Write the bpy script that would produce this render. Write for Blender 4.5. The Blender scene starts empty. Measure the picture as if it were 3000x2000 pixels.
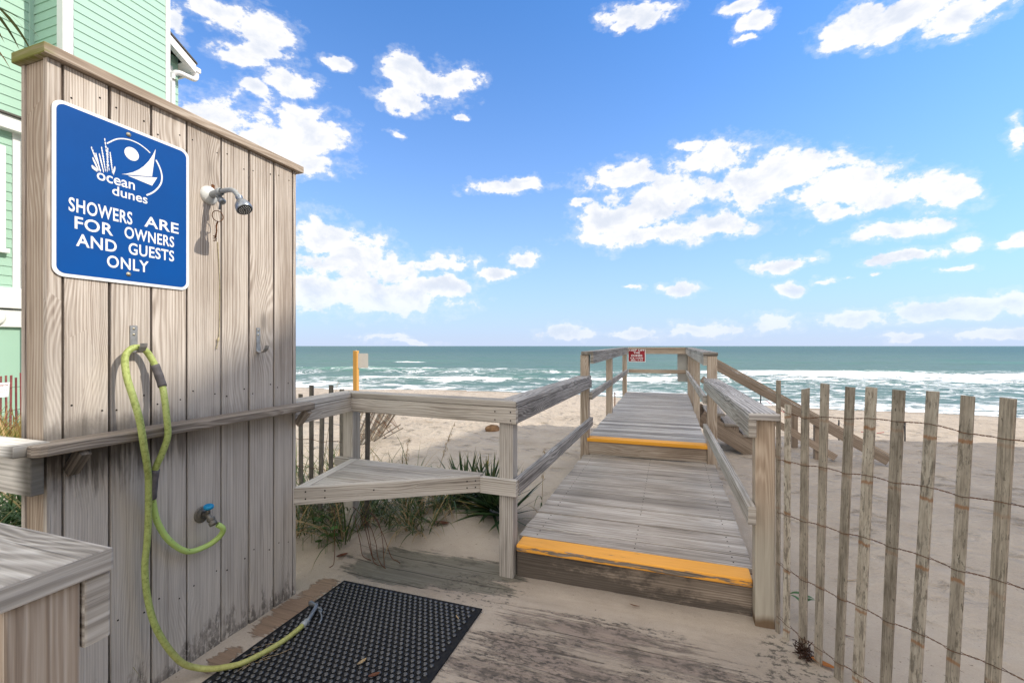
import bpy, bmesh, math, random
import numpy as np
from mathutils import Vector, Matrix, noise
random.seed(7)
SC = bpy.context.scene
COL = SC.collection
R = math.radians

# ------------------------------------------------------------------ camera
cam = bpy.data.cameras.new("camera"); camo = bpy.data.objects.new("camera", cam); COL.objects.link(camo)
camo.location = (0, 0, 1.40)
camo.rotation_euler = (R(90), 0, math.atan(464 / 1333))
cam.sensor_width = 36; cam.lens = 16.0; cam.shift_y = 0.0043; cam.clip_start = .02; cam.clip_end = 20000
SC.camera = camo

# ------------------------------------------------------------------ light and exposure
SUN_EL, SUN_AZ = R(39), R(8)                       # azimuth measured from +X towards +Y (the sea)
sdir = Vector((math.cos(SUN_EL) * math.cos(SUN_AZ), math.cos(SUN_EL) * math.sin(SUN_AZ), math.sin(SUN_EL)))
sl = bpy.data.lights.new("sun", 'SUN'); sl.energy = 4.3; sl.angle = R(.55); sl.color = (1, .93, .82)
slo = bpy.data.objects.new("sun", sl); COL.objects.link(slo)
slo.rotation_euler = sdir.to_track_quat('Z', 'Y').to_euler()
vs = SC.view_settings
SC.display_settings.display_device = 'sRGB'
vs.view_transform = 'Standard'; vs.look = 'None'; vs.exposure = 0.0; vs.gamma = 1.0; vs.use_curve_mapping = False
SC.cycles.use_denoising = True; SC.cycles.denoising_prefilter = 'NONE'
SC.cycles.max_bounces = 6; SC.cycles.diffuse_bounces = 3; SC.cycles.glossy_bounces = 3
SC.cycles.caustics_reflective = False; SC.cycles.caustics_refractive = False

# ------------------------------------------------------------------ node helper
class S:                                           # a socket with arithmetic
    def __init__(s, g, k): s.g, s.k = g, k
    def __add__(s, o): return s.g.m('ADD', s, o)
    __radd__ = __add__
    def __sub__(s, o): return s.g.m('SUBTRACT', s, o)
    def __rsub__(s, o): return s.g.m('SUBTRACT', o, s)
    def __mul__(s, o): return s.g.m('MULTIPLY', s, o)
    __rmul__ = __mul__
    def __truediv__(s, o): return s.g.m('DIVIDE', s, o)
    def __pow__(s, o): return s.g.m('POWER', s, o)
class G:
    def __init__(s, nt): s.nt = nt
    def set(s, inp, v):
        if v is None: return
        if isinstance(v, S): s.nt.links.new(v.k, inp)
        else: inp.default_value = v
    def n(s, t, **kw):
        nd = s.nt.nodes.new(t)
        for k, v in kw.items(): setattr(nd, k, v)
        return nd
    def m(s, op, a, b=None, c=None, clamp=False):
        nd = s.n('ShaderNodeMath', operation=op, use_clamp=clamp)
        for i, v in enumerate((a, b, c)): s.set(nd.inputs[i], v)
        return S(s, nd.outputs[0])
    def vm(s, op, a, b=None, c=None, scale=None):
        nd = s.n('ShaderNodeVectorMath', operation=op)
        for i, v in enumerate((a, b, c)): s.set(nd.inputs[i], v)
        if scale is not None: s.set(nd.inputs['Scale'], scale)
        return S(s, nd.outputs['Value' if op in ('LENGTH', 'DISTANCE', 'DOT_PRODUCT') else 'Vector'])
    def xyz(s, v):
        nd = s.n('ShaderNodeSeparateXYZ'); s.set(nd.inputs[0], v)
        return [S(s, o) for o in nd.outputs]
    def vec(s, x=0., y=0., z=0.):
        nd = s.n('ShaderNodeCombineXYZ')
        for i, v in enumerate((x, y, z)): s.set(nd.inputs[i], v)
        return S(s, nd.outputs[0])
    def noise(s, v, scale=1., detail=2., rough=.5, dist=0., dim='3D'):
        nd = s.n('ShaderNodeTexNoise', noise_dimensions=dim); s.set(nd.inputs['Vector'], v)
        for k, x in (('Scale', scale), ('Detail', detail), ('Roughness', rough), ('Distortion', dist)): s.set(nd.inputs[k], x)
        return S(s, nd.outputs['Fac'])
    def voro(s, v, scale=1., rnd=1., out='Distance', feature='F1'):
        nd = s.n('ShaderNodeTexVoronoi', feature=feature); s.set(nd.inputs['Vector'], v)
        nd.inputs['Scale'].default_value = scale; nd.inputs['Randomness'].default_value = rnd
        return S(s, nd.outputs[out]), S(s, nd.outputs['Color'])
    def ss(s, v, a, b, lo=0., hi=1.):              # smoothstep
        nd = s.n('ShaderNodeMapRange', interpolation_type='SMOOTHSTEP')
        for i, x in enumerate((v, a, b, lo, hi)): s.set(nd.inputs[i], x)
        return S(s, nd.outputs[0])
    def mix(s, f, a, b, mode='MIX'):
        nd = s.n('ShaderNodeMix', data_type='RGBA', blend_type=mode); s.set(nd.inputs[0], f)
        for i, v in ((6, a), (7, b)): s.set(nd.inputs[i], (*v, 1) if isinstance(v, tuple) and len(v) == 3 else v)
        return S(s, nd.outputs[2])
    def ramp(s, f, stops):
        nd = s.n('ShaderNodeValToRGB'); s.set(nd.inputs[0], f); e = nd.color_ramp.elements
        while len(e) < len(stops): e.new(.5)
        for el, (p, c) in zip(e, stops): el.position = p; el.color = (*c, 1)
        return S(s, nd.outputs[0])
    def bump(s, h, strength=.5, dist=.01, normal=None):
        nd = s.n('ShaderNodeBump'); s.set(nd.inputs['Height'], h)
        nd.inputs['Strength'].default_value = strength; nd.inputs['Distance'].default_value = dist
        if normal is not None: s.set(nd.inputs['Normal'], normal)
        return S(s, nd.outputs[0])
    def pos(s): return S(s, s.n('ShaderNodeNewGeometry').outputs['Position'])
    def obj(s): return S(s, s.n('ShaderNodeTexCoord').outputs['Object'])
    def uv(s, name): return S(s, s.n('ShaderNodeUVMap', uv_map=name).outputs[0])
def new_mat(name, rough=.8, spec=.3, metal=0.):
    m = bpy.data.materials.new(name); m.use_nodes = True
    g = G(m.node_tree); p = m.node_tree.nodes['Principled BSDF']
    p.inputs['Roughness'].default_value = rough; p.inputs['Specular IOR Level'].default_value = spec
    p.inputs['Metallic'].default_value = metal
    return m, g, p

# ------------------------------------------------------------------ sky with clouds (world)
CLOUDS = [(-0.909, 0.614, 0.047, 0.024), (-0.831, 0.597, 0.048, 0.042), (-0.868, 0.548, 0.039, 0.018), (-0.846, 0.492, 0.025, 0.021), (-0.794, 0.518, 0.046, 0.024), (-0.909, 0.421, 0.044, 0.044), (-0.839, 0.393, 0.062, 0.05), (-0.75, 0.424, 0.064, 0.042), (-0.762, 0.368, 0.075, 0.021), (-0.697, 0.576, 0.025, 0.011), (-0.589, 0.448, 0.016, 0.009), (-0.566, 0.591, 0.041, 0.033), (-0.502, 0.57, 0.074, 0.04), (-0.444, 0.579, 0.03, 0.027), (-0.566, 0.521, 0.054, 0.019), (-0.346, 0.35, 0.074, 0.015), (-0.307, 0.366, 0.033, 0.01), (-0.734, 0.211, 0.053, 0.053), (-0.68, 0.184, 0.08, 0.054), (-0.593, 0.166, 0.067, 0.026), (-0.483, 0.179, 0.058, 0.023), (-0.62, 0.103, 0.153, 0.035), (-0.73, 0.101, 0.065, 0.035), (-0.502, 0.131, 0.065, 0.025), (-0.307, 0.195, 0.036, 0.019), (-0.369, 0.161, 0.05, 0.012), (0.075, 0.377, 0.076, 0.035), (0.175, 0.321, 0.091, 0.048), (0.271, 0.279, 0.081, 0.041), (0.362, 0.26, 0.065, 0.026), (0.43, 0.243, 0.042, 0.022), (0.271, 0.239, 0.039, 0.014), (0.034, 0.41, 0.029, 0.012), (-0.088, 0.361, 0.083, 0.03), (-0.106, 0.274, 0.072, 0.047), (-0.008, 0.307, 0.099, 0.034), (-0.026, 0.236, 0.143, 0.022), (0.083, 0.247, 0.046, 0.024), (-0.175, 0.318, 0.028, 0.009), (0.367, 0.189, 0.059, 0.016), (0.459, 0.16, 0.021, 0.012), (0.381, 0.147, 0.048, 0.011), (0.502, 0.16, 0.011, 0.012), (0.196, 0.156, 0.053, 0.014), (0.021, 0.116, 0.038, 0.016), (0.214, 0.108, 0.021, 0.013), (0.333, 0.12, 0.008, 0.005), (0.435, 0.118, 0.02, 0.005), (-0.217, 0.032, 0.049, 0.016), (0.05, 0.033, 0.07, 0.016), (0.189, 0.043, 0.037, 0.017), (0.306, 0.052, 0.05, 0.012), (0.435, 0.056, 0.064, 0.015), (0.502, 0.06, 0.017, 0.015), (0.378, 0.019, 0.038, 0.007), (-0.074, 0.027, 0.036, 0.009), (0.478, 0.012, 0.036, 0.009), (-0.548, 0.009, 0.055, 0.007), (-0.611, 0.02, 0.044, 0.007), (-0.079, 0.124, 0.022, 0.006), (0.271, 0.115, 0.019, 0.006), (-0.061, 0.704, 0.06, 0.024), (-0.101, 0.682, 0.02, 0.011), (0.122, 0.665, 0.031, 0.015), (0.152, 0.627, 0.025, 0.019), (0.134, 0.601, 0.018, 0.009), (0.309, 0.564, 0.048, 0.026), (0.378, 0.542, 0.066, 0.03), (0.44, 0.517, 0.049, 0.029), (0.482, 0.515, 0.02, 0.013), (0.504, 0.306, 0.015, 0.023), (-0.455, 0.5, 0.013, 0.006), (-0.961, 0.577, 0.016, 0.031)]
def build_world():
    w = bpy.data.worlds.new("World"); SC.world = w; w.use_nodes = True
    g = G(w.node_tree); bg = w.node_tree.nodes['Background']
    sky = g.n('ShaderNodeTexSky', sky_type='NISHITA', sun_disc=False, sun_elevation=SUN_EL, sun_rotation=R(90) - SUN_AZ,
              altitude=0, air_density=1.0, dust_density=.6, ozone_density=2.5)
    d = S(g, g.n('ShaderNodeTexCoord').outputs['Generated'])
    x, y, z = g.xyz(d)
    hyp = g.m('SQRT', x * x + y * y)
    az = g.m('ARCTAN2', x, y); t = z / g.m('MAXIMUM', hyp, .02)
    up = g.m('MAXIMUM', t, 0.)
    # clear sky: the Nishita sky, deepened in hue as a polarised blue, whitened by the sea air low down
    blue = g.mix(1., S(g, sky.outputs[0]), SKY_GAIN, 'MULTIPLY')
    haze = g.m('EXPONENT', up * -3.6) * .95
    col = g.mix(haze, blue, (6.5, 7.5, 9.8))
    # clouds: heaps at their compass bearings and heights, edges broken up by fractal noise
    P = g.vec(az, t, 0.)
    wv = g.vm('MULTIPLY', P, (1., 1.25, 1.))
    def warp(v, sc, amt, det):
        nd = g.n('ShaderNodeTexNoise'); g.set(nd.inputs['Vector'], v); nd.inputs['Scale'].default_value = sc; nd.inputs['Detail'].default_value = det; nd.inputs['Roughness'].default_value = .62
        return g.vm('MULTIPLY', g.vm('SUBTRACT', S(g, nd.outputs['Color']), (.5, .5, .5)), (amt, amt * .75, 0.))
    P = g.vm('ADD', P, g.vm('ADD', warp(wv, 9., .070, 3.), warp(wv, 34., .026, 5.)))
    n1 = g.noise(wv, 11., 9., .60, .25)
    n2 = g.noise(g.vm('ADD', wv, (3.1, 7.7, 2.)), 34., 6., .62)
    ncoarse = g.noise(g.vm('ADD', wv, (1.7, .4, 5.)), 6., 2., .5)
    acc = None
    for (a, b, rx, ry) in CLOUDS:
        nd = g.n('ShaderNodeVectorMath', operation='MULTIPLY_ADD'); g.set(nd.inputs[0], P)
        nd.inputs[1].default_value = (1 / (rx * 1.14), 1 / (ry * 1.14), 0); nd.inputs[2].default_value = (-a / (rx * 1.14), -b / (ry * 1.14), 0)
        ln = g.vm('LENGTH', S(g, nd.outputs[0]))
        if acc is None: acc = ln
        else: acc = g.m('SMOOTH_MIN', acc, ln, .14)
    f = 1. - acc + (n1 - .5) * 2.5 + (n2 - .5) * 1.5 + .02
    f = f - g.ss(acc, 1.3, 2.3) * 1.5              # nothing far from a heap
    dens = g.m('MAXIMUM', g.ss(f, -.06, .34), g.ss(f + (n2 - .5) * 1.2, -.55, .25) * .22)
    n1b = g.noise(g.vm('ADD', wv, (.012, .030, 0.)), 11., 9., .60, .25)
    shade = g.ss((n1 - n1b) * 1.1 + (acc - .55) * -.20 + (ncoarse - .5) * -.35, -.10, .30)
    white = g.mix(shade, (10.8, 10.7, 10.7), (7.9, 8.4, 9.4))
    lowfade = g.ss(up, .0, .16, .50, 1.)
    col = g.mix(dens * lowfade * .97, col, white)
    # rest of the dome, unseen: bright broken cloud added to lift the shade
    side = g.m('MAXIMUM', g.ss(g.m('ABSOLUTE', az + .22), 1.05, 1.5), g.ss(up, .95, 1.5))
    n3 = g.noise(g.vm('ADD', d, (5., 1., 2.)), 2.6, 6., .58)
    over = g.ss(n3, .36, .56) * side
    col = g.mix(over, col, OVERHEAD)
    g.set(bg.inputs['Color'], col); bg.inputs['Strength'].default_value = .1
    w.cycles.sampling_method = 'MANUAL'; w.cycles.sample_map_resolution = 512
SKY_GAIN = (.79, 1.79, 2.72)
OVERHEAD = (24., 22.3, 20.2)
build_world()

# ------------------------------------------------------------------ object helpers
def tag(o, label=None, cat=None, group=None, kind=None):
    if label: o['label'] = label
    if cat: o['category'] = cat
    if group: o['group'] = group
    if kind: o['kind'] = kind
    return o
def thing(name, label, cat, loc=(0, 0, 0), group=None):
    o = bpy.data.objects.new(name, None); COL.objects.link(o); o.location = loc; o.empty_display_size = .1
    return tag(o, label, cat, group)
def link(name, me, parent=None):
    o = bpy.data.objects.new(name, me); COL.objects.link(o)
    if parent is not None:
        o.parent = parent
        off = Vector((0, 0, 0)); q = parent
        while q is not None: off += q.location; q = q.parent
        if isinstance(me, bpy.types.Mesh): me.transform(Matrix.Translation(-off))
    return o
class MB:
    """collects boards, prisms, tubes and lathes into one mesh; UV 'grain' runs in metres along each board, 'tone' holds a value per board"""
    def __init__(s): s.v, s.f, s.uv, s.tn, s.mi, s.sm = [], [], [], [], [], []
    def face(s, idx, uv, tone, mi, smooth=False):
        s.f.append(idx); s.uv.append(uv); s.tn.append(tone); s.mi.append(mi); s.sm.append(smooth)
    def board(s, p0, p1, w, h, up=(0, 0, 1), tone=None, mi=0, jig=0.):
        p0, p1 = Vector(p0), Vector(p1); a = (p1 - p0); L = a.length; a.normalize()
        up = Vector(up); sd = a.cross(up).normalized(); tp = sd.cross(a)
        T = (random.uniform(.74, 1.14) if tone is None else tone, random.random())
        ou, ov = random.uniform(0, 40), random.uniform(0, 40)
        b = len(s.v); C = []
        for k, e in ((0, p0), (L, p1)):
            for sx, sy in ((-1, -1), (1, -1), (1, 1), (-1, 1)):
                j = Vector((random.uniform(-jig, jig) for _ in range(3))) if jig else Vector((0, 0, 0))
                s.v.append(e + sd * (sx * w / 2) + tp * (sy * h / 2) + j); C.append((k, sx * w / 2, sy * h / 2))
        for q in ((0, 3, 2, 1), (4, 5, 6, 7), (0, 1, 5, 4), (1, 2, 6, 5), (2, 3, 7, 6), (3, 0, 4, 7)):
            cs = [C[i] for i in q]
            if q in ((0, 3, 2, 1), (4, 5, 6, 7)): uv = [(ou + c[1] * .9 + c[2] * .4, ov + c[2] * .6) for c in cs]
            elif abs(cs[0][2] - cs[2][2]) < 1e-9: uv = [(ou + c[0], ov + c[1]) for c in cs]
            else: uv = [(ou + c[0], ov + c[2] + .5 * w) for c in cs]
            s.face([b + i for i in q], uv, T, mi)
        return s
    def box(s, x0, x1, y0, y1, z0, z1, axis=None, **kw):
        d = (x1 - x0, y1 - y0, z1 - z0); ax = 'xyz'[d.index(max(d))] if axis is None else axis
        cx, cy, cz = (x0 + x1) / 2, (y0 + y1) / 2, (z0 + z1) / 2
        if ax == 'x': return s.board((x0, cy, cz), (x1, cy, cz), d[1], d[2], (0, 0, 1), **kw)
        if ax == 'y': return s.board((cx, y0, cz), (cx, y1, cz), d[0], d[2], (0, 0, 1), **kw)
        return s.board((cx, cy, z0), (cx, cy, z1), d[1], d[0], (1, 0, 0), **kw)
    def prism(s, poly, z0, z1, axis=(1, 0), tone=None, mi=0, zs=None):
        n = len(poly); b = len(s.v); ax = Vector(axis).normalized(); pe = Vector((-ax.y, ax.x))
        if sum(poly[i][0] * poly[(i + 1) % n][1] - poly[(i + 1) % n][0] * poly[i][1] for i in range(n)) < 0: poly = poly[::-1]
        T = (random.uniform(.85, 1.1) if tone is None else tone, random.random()); ou, ov = random.uniform(0, 40), random.uniform(0, 40)
        for z in (z0, z1):
            for p in poly: s.v.append(Vector((p[0], p[1], z)))
        U = [(ou + Vector(p[:2]).dot(ax), ov + Vector(p[:2]).dot(pe)) for p in poly]
        s.face([b + n + i for i in range(n)], U, T, mi); s.face([b + i for i in range(n)][::-1], U[::-1], T, mi)
        for i in range(n):
            j = (i + 1) % n
            l = math.hypot(poly[j][0] - poly[i][0], poly[j][1] - poly[i][1])
            s.face([b + i, b + j, b + n + j, b + n + i], [(ou, ov + z0), (ou + l, ov + z0), (ou + l, ov + z1), (ou, ov + z1)], T, mi)
        return s
    def tube(s, pts, r, n=10, mi=0, caps=True, tone=(1, .5), close=False):
        pts = [Vector(p) for p in pts]; m = len(pts); rs = r if isinstance(r, (list, tuple)) else [r] * m
        b = len(s.v); nr = None; L = 0
        for i, p in enumerate(pts):
            if close: t = pts[(i + 1) % m] - pts[i - 1]
            else: t = pts[min(i + 1, m - 1)] - pts[max(i - 1, 0)]
            t.normalize()
            if nr is None: nr = t.orthogonal().normalized()
            nr = (nr - t * nr.dot(t)).normalized(); bi = t.cross(nr)
            for k in range(n):
                a = 2 * math.pi * k / n; s.v.append(p + (nr * math.cos(a) + bi * math.sin(a)) * rs[i])
        for i in range(m if close else m - 1):
            l2 = L + (pts[(i + 1) % m] - pts[i]).length
            for k in range(n):
                k2 = (k + 1) % n; i2 = (i + 1) % m
                s.face([b + i * n + k, b + i * n + k2, b + i2 * n + k2, b + i2 * n + k],
                       [(L, k / n * .1), (L, (k + 1) / n * .1), (l2, (k + 1) / n * .1), (l2, k / n * .1)], tone, mi, True)
            L = l2
        if caps and not close:
            s.face([b + k for k in range(n)][::-1], [(0, 0)] * n, tone, mi); s.face([b + (m - 1) * n + k for k in range(n)], [(0, 0)] * n, tone, mi)
        return s
    def lathe(s, c, axis, prof, n=24, mi=0, tone=(1, .5)):
        c = Vector(c); a = Vector(axis).normalized(); e1 = a.orthogonal().normalized(); e2 = a.cross(e1); b = len(s.v); m = len(prof)
        for (r, h) in prof:
            for k in range(n):
                t = 2 * math.pi * k / n; s.v.append(c + a * h + (e1 * math.cos(t) + e2 * math.sin(t)) * max(r, 1e-5))
        for i in range(m - 1):
            for k in range(n):
                k2 = (k + 1) % n
                s.face([b + i * n + k, b + i * n + k2, b + (i + 1) * n + k2, b + (i + 1) * n + k], [(prof[i][1], k / n), (prof[i][1], (k + 1) / n), (prof[i + 1][1], (k + 1) / n), (prof[i + 1][1], k / n)], tone, mi, True)
        return s
    def tri(s, pts, mi=0, tone=(1, .5), uv=None, smooth=False):
        b = len(s.v); s.v += [Vector(p) for p in pts]
        s.face(list(range(b, b + len(pts))), uv or [(p[0], p[1]) for p in pts], tone, mi, smooth); return s
    def build(s, name, mats, parent=None, bevel=0., seg=2):
        me = bpy.data.meshes.new(name); me.from_pydata([tuple(v) for v in s.v], [], s.f)
        u1 = me.uv_layers.new(name='grain'); u2 = me.uv_layers.new(name='tone')
        fl = [c for f in s.uv for c in f]; u1.data.foreach_set('uv', [c for p in fl for c in p])
        u2.data.foreach_set('uv', [c for f, t in zip(s.uv, s.tn) for _ in f for c in t])
        for m in (mats if isinstance(mats, (list, tuple)) else [mats]): me.materials.append(m)
        me.polygons.foreach_set('material_index', s.mi); me.polygons.foreach_set('use_smooth', s.sm); me.update()
        o = link(name, me, parent)
        if bevel:
            bv = o.modifiers.new('bevel', 'BEVEL'); bv.width = bevel; bv.segments = seg; bv.limit_method = 'ANGLE'; bv.angle_limit = R(40)
        return o
def smooth_path(pts, k=6):
    P = [Vector(p) for p in pts]; out = []
    for i in range(len(P) - 1):
        a, b, c, d = P[max(i - 1, 0)], P[i], P[i + 1], P[min(i + 2, len(P) - 1)]
        for j in range(k):
            t = j / k
            out.append(.5 * ((2 * b) + (c - a) * t + (2 * a - 5 * b + 4 * c - d) * t * t + (3 * b - a - 3 * c + d) * t ** 3))
    out.append(P[-1]); return out
def clip(poly, nx, ny, c):                          # keep the side nx*x+ny*y <= c
    out = []
    for i in range(len(poly)):
        a, b = poly[i], poly[(i + 1) % len(poly)]; da = nx * a[0] + ny * a[1] - c; db = nx * b[0] + ny * b[1] - c
        if da <= 0: out.append(a)
        if da * db < 0: t = da / (da - db); out.append((a[0] + (b[0] - a[0]) * t, a[1] + (b[1] - a[1]) * t))
    return out
def text_polys(body, bold=0., res=4, spacing=1.):
    cu = bpy.data.curves.new('t', 'FONT'); cu.body = body; cu.size = 1; cu.offset = bold; cu.resolution_u = res; cu.space_character = spacing
    cu.extrude = .0; o = bpy.data.objects.new('t', cu); COL.objects.link(o); bpy.context.view_layer.update()
    me = bpy.data.meshes.new_from_object(o.evaluated_get(bpy.context.evaluated_depsgraph_get()))
    V = [(v.co.x, v.co.y) for v in me.vertices]; F = [list(p.vertices) for p in me.polygons]
    bpy.data.objects.remove(o); bpy.data.curves.remove(cu); bpy.data.meshes.remove(me)
    return V, F
def put_text(mb, body, a0, a1, b0, b1, fn, bold=.0, mi=0, spacing=1.):
    """letters stretched to fill a0..a1 wide and b0..b1 high on the sign plane fn(a, b)"""
    V, F = text_polys(body, bold, spacing=spacing); xs = [v[0] for v in V]; ys = [v[1] for v in V]
    x0, x1, y0, y1 = min(xs), max(xs), min(ys), max(ys); b = len(mb.v)
    for x, y in V: mb.v.append(Vector(fn(a0 + (x - x0) / (x1 - x0) * (a1 - a0), b0 + (y - y0) / (y1 - y0) * (b1 - b0))))
    for f in F: mb.face([b + i for i in f], [(0, 0)] * len(f), (1, .5), mi)
def rrect(a0, a1, b0, b1, r, n=8):
    out = []
    for (cx, cy, s) in ((a1 - r, b0 + r, -90), (a1 - r, b1 - r, 0), (a0 + r, b1 - r, 90), (a0 + r, b0 + r, 180)):
        for i in range(n + 1): t = R(s + 90 * i / n); out.append((cx + r * math.cos(t), cy + r * math.sin(t)))
    return out
def plate(mb, poly, fn, d0, d1, mi=0):
    """flat plate: outline poly(a,b), faces at depth d0 (back) and d1 (front), fn(a,b,d) -> point"""
    n = len(poly); b = len(mb.v)
    for d in (d0, d1):
        for p in poly: mb.v.append(Vector(fn(p[0], p[1], d)))
    mb.face([b + n + i for i in range(n)], list(poly), (1, .5), mi); mb.face([b + i for i in range(n)][::-1], list(poly)[::-1], (1, .5), mi)
    for i in range(n): j = (i + 1) % n; mb.face([b + i, b + j, b + n + j, b + n + i], [(0, 0)] * 4, (1, .5), mi)

# ------------------------------------------------------------------ materials
def wood(name, dark, mid, light, ringw=.4, knots=.6, crack=.6, bump=.5, freq=62., stain=None, paint=None, rough=.85, warp=14.):
    m, g, p = new_mat(name, rough, .2)
    u, v, _ = g.xyz(g.uv('grain')); tone, rnd, _ = g.xyz(g.uv('tone'))
    kd, kc = g.voro(g.vec(u * 2.0, v * 5.2 + rnd * 9., rnd * 31.), 1.)
    kr = g.xyz(kc)[0]
    k0 = g.ss(kr, .60, .62) * knots
    kn = g.ss(kd, .15, .03) * k0; khalo = g.ss(kd, .62, .0) * k0
    broad = g.noise(g.vec(u * .85, v * 7., rnd * 37.), 1., 2., .45)
    ph = v * (freq * (.75 + rnd * .6)) + (broad - .5) * (warp * (.12 + .88 * g.ss(g.m('FRACT', rnd * 7.31), .45, .8))) + khalo * 5.5 + (g.noise(g.vec(u * 2.2, v * 30., rnd * 29.), 1., 3., .6) - .5) * 1.7
    blot = g.noise(g.vec(u * 1.1, v * 5., rnd * 17.), 1., 4., .6)
    ring = g.m('SINE', ph * 6.2832) * .5 + .5
    ring = ring ** 1.6 * g.ss(blot, .28, .6, .35, 1.)
    fib = g.noise(g.vec(u * 5., v * 260., rnd * 11.), 1., 3., .6)
    fib2 = g.noise(g.vec(u * 1.6, v * 46., rnd * 23.), 1., 4., .6)
    streak = g.noise(g.vec(u * .7, v * 115., rnd * 3.), 1., 4., .62)
    ck = g.ss(g.noise(g.vec(u * 1.3, v * 75., rnd * 7. + 3.), 1., 2., .5), .69, .76) * crack
    val = ring * ringw * .62 + fib * .32 + fib2 * .45 + streak * .55 + blot * .55 - (ringw * .19 + .935 - .5)
    col = g.ramp(val, [(.25, dark), (.5, mid), (.74, light)])
    col = g.mix(1., col, g.vec(tone, tone, tone), 'MULTIPLY')
    col = g.mix(kn * .85, col, tuple(c * .30 for c in mid)); col = g.mix(khalo * khalo * .30, col, tuple(c * .62 for c in mid)); col = g.mix(ck * .8, col, tuple(c * .22 for c in mid))
    ck2 = g.ss(g.noise(g.vec(u * .5, v * 38., rnd * 13. + 8.), 1., 3., .55), .70, .735) * crack
    col = g.mix(ck2 * .75, col, tuple(c * .25 for c in mid)); ck = ck + ck2
    h = ring * .25 + fib * .4 + fib2 * .35 + streak * .5 - ck * 1.2 - kn * .4
    if stain: col = stain(g, col, fib2, blot)
    if paint:
        col, pm = paint(g, col, fib2, blot, g.xyz(g.pos()))
        h = h * (1. - pm * .75) + pm * .3
        g.set(p.inputs['Roughness'], rough - pm * .3)
    g.set(p.inputs['Base Color'], col); g.set(p.inputs['Normal'], g.bump(h, bump, .0035))
    return m
def streak_of(g):
    u, v, _ = g.xyz(g.uv('grain')); return g.noise(g.vec(u * .7, v * 115., 1.), 1., 4., .62)
def wall_stain(g, col, fib2, blot):
    x, y, z = g.xyz(g.pos())
    n = g.noise(g.vec(x * 3., y * 30., z * 3.5), 1., 5., .66)
    n2 = g.noise(g.vec(x * 3., y * 9., z * 5.), 1., 5., .65)
    grey = g.ss(z + (n2 - .5) * .5, 1.75, .9)                                     # weathered grey below, tan above, with the wall's sun and shade tones mixed in
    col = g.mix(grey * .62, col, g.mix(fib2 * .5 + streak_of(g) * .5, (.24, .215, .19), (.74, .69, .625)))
    base = g.ss(z - (n - .42) * .50 - (n2 - .5) * .50, .10, -.05) * g.ss(g.noise(g.vec(x * 3., y * 55., z * 30.), 1., 4., .7), .36, .52)                        # mildew creeping up from the ground
    shelf = g.ss(z - (n - .5) * .5, .72, .98) * g.ss(z, 1.065, 1.035) * g.ss(n2, .30, .52) * g.ss(y, 1.8, 1.2, .25, 1.)     # drips under the shelf
    above = g.ss(z, 1.05, 1.07) * g.ss(z - n2 * .20, 1.05, .97) * .8 * g.ss(y, 1.7, 1.2, .3, 1.)
    near = g.ss(y, 1.02, .94) * g.ss(z - n * .5, .55, .85) * g.ss(z, 1.0, .95)
    drip = g.noise(g.vec(x, y * 42., z * 2.2), 1., 4., .65)
    shelf2 = g.ss(z - (drip - .5) * .50 - (n2 - .5) * .2, .84, 1.02) * g.ss(z, 1.065, 1.035) * g.ss(y, 1.62, 1.25, .18, 1.)
    msk = g.m('MAXIMUM', g.m('MAXIMUM', base * .72, shelf2 * .88), g.m('MAXIMUM', above * .75, near * .75))
    run = g.ss(g.noise(g.vec(x, y * 26., z * .9 + 4.), 1., 4., .6), .56, .74) * g.ss(z, 1.04, .5) * .5      # long faint runs lower down
    return g.mix(g.m('MAXIMUM', msk, run), col, (.05, .042, .035))
def shelf_stain(g, col, fib2, blot):
    return g.mix(g.ss(blot, .42, .7) * .6, col, (.06, .05, .045))
def rail_stain(g, col, fib2, blot):
    x, y, z = g.xyz(g.pos())
    return g.mix(g.ss(x + (blot - .5) * .12 - g.ss(z, 1.0, 1.08) * .05, -2.07, -1.98) * .85, col, (.05, .045, .035))
def foot_stain(g, col, fib2, blot):
    x, y, z = g.xyz(g.pos())
    col = g.mix(g.ss(z + (blot - .5) * .5, .78, .30) * .72, col, g.mix(fib2, (.27, .255, .205), (.47, .45, .38)))
    return g.mix(g.ss(z + (blot - .5) * .08, .075, .03) * .85, col, (.11, .06, .025))
def moss_stain(g, col, fib2, blot):
    x, y, z = g.xyz(g.pos())
    return g.mix(g.ss(y + (blot - .5) * .03, .965, .925) * g.ss(fib2 + (blot - .5) * .6, .32, .60), col, (.17, .175, .045))
def riser_stain(g, col, fib2, blot):
    x, y, z = g.xyz(g.pos()); n = g.noise(g.vec(x * 7., 0., z * 16.), 1., 6., .7)
    k = g.ss(n + g.ss(x, .3, -.9) * .22 + g.ss(z, .10, .0) * .16 + (fib2 - .5) * .3, .50, .68)
    return g.mix(k * .72, col, (.045, .038, .032))
def yellow_worn(g, col, fib2, blot, xyz):
    x, y, z = xyz
    n = g.noise(g.vec(x * 5., y * 30., z * 40.), 1., 5., .65)
    edge = g.ss(g.m('ABSOLUTE', z - .180), .022, .006) * g.ss(y, 2.622, 2.612)
    w = g.ss(n - edge * .20 - g.ss(fib2, .55, .7) * .06 + (g.noise(g.vec(x * 2.2, 0., 3.), 1., 2.) - .5) * .3, .28, .34)
    w2 = g.m('MULTIPLY', w, g.ss(fib2, .16, .26))
    pc = g.mix(n, (.62, .27, .035), (.86, .41, .07))
    return g.mix(w2, col, pc), w2
def yellow_fresh(g, col, fib2, blot, xyz):
    w = g.ss(fib2, .12, .22)
    return g.mix(w, col, g.mix(blot, (.66, .28, .025), (.84, .40, .05))), w
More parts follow.
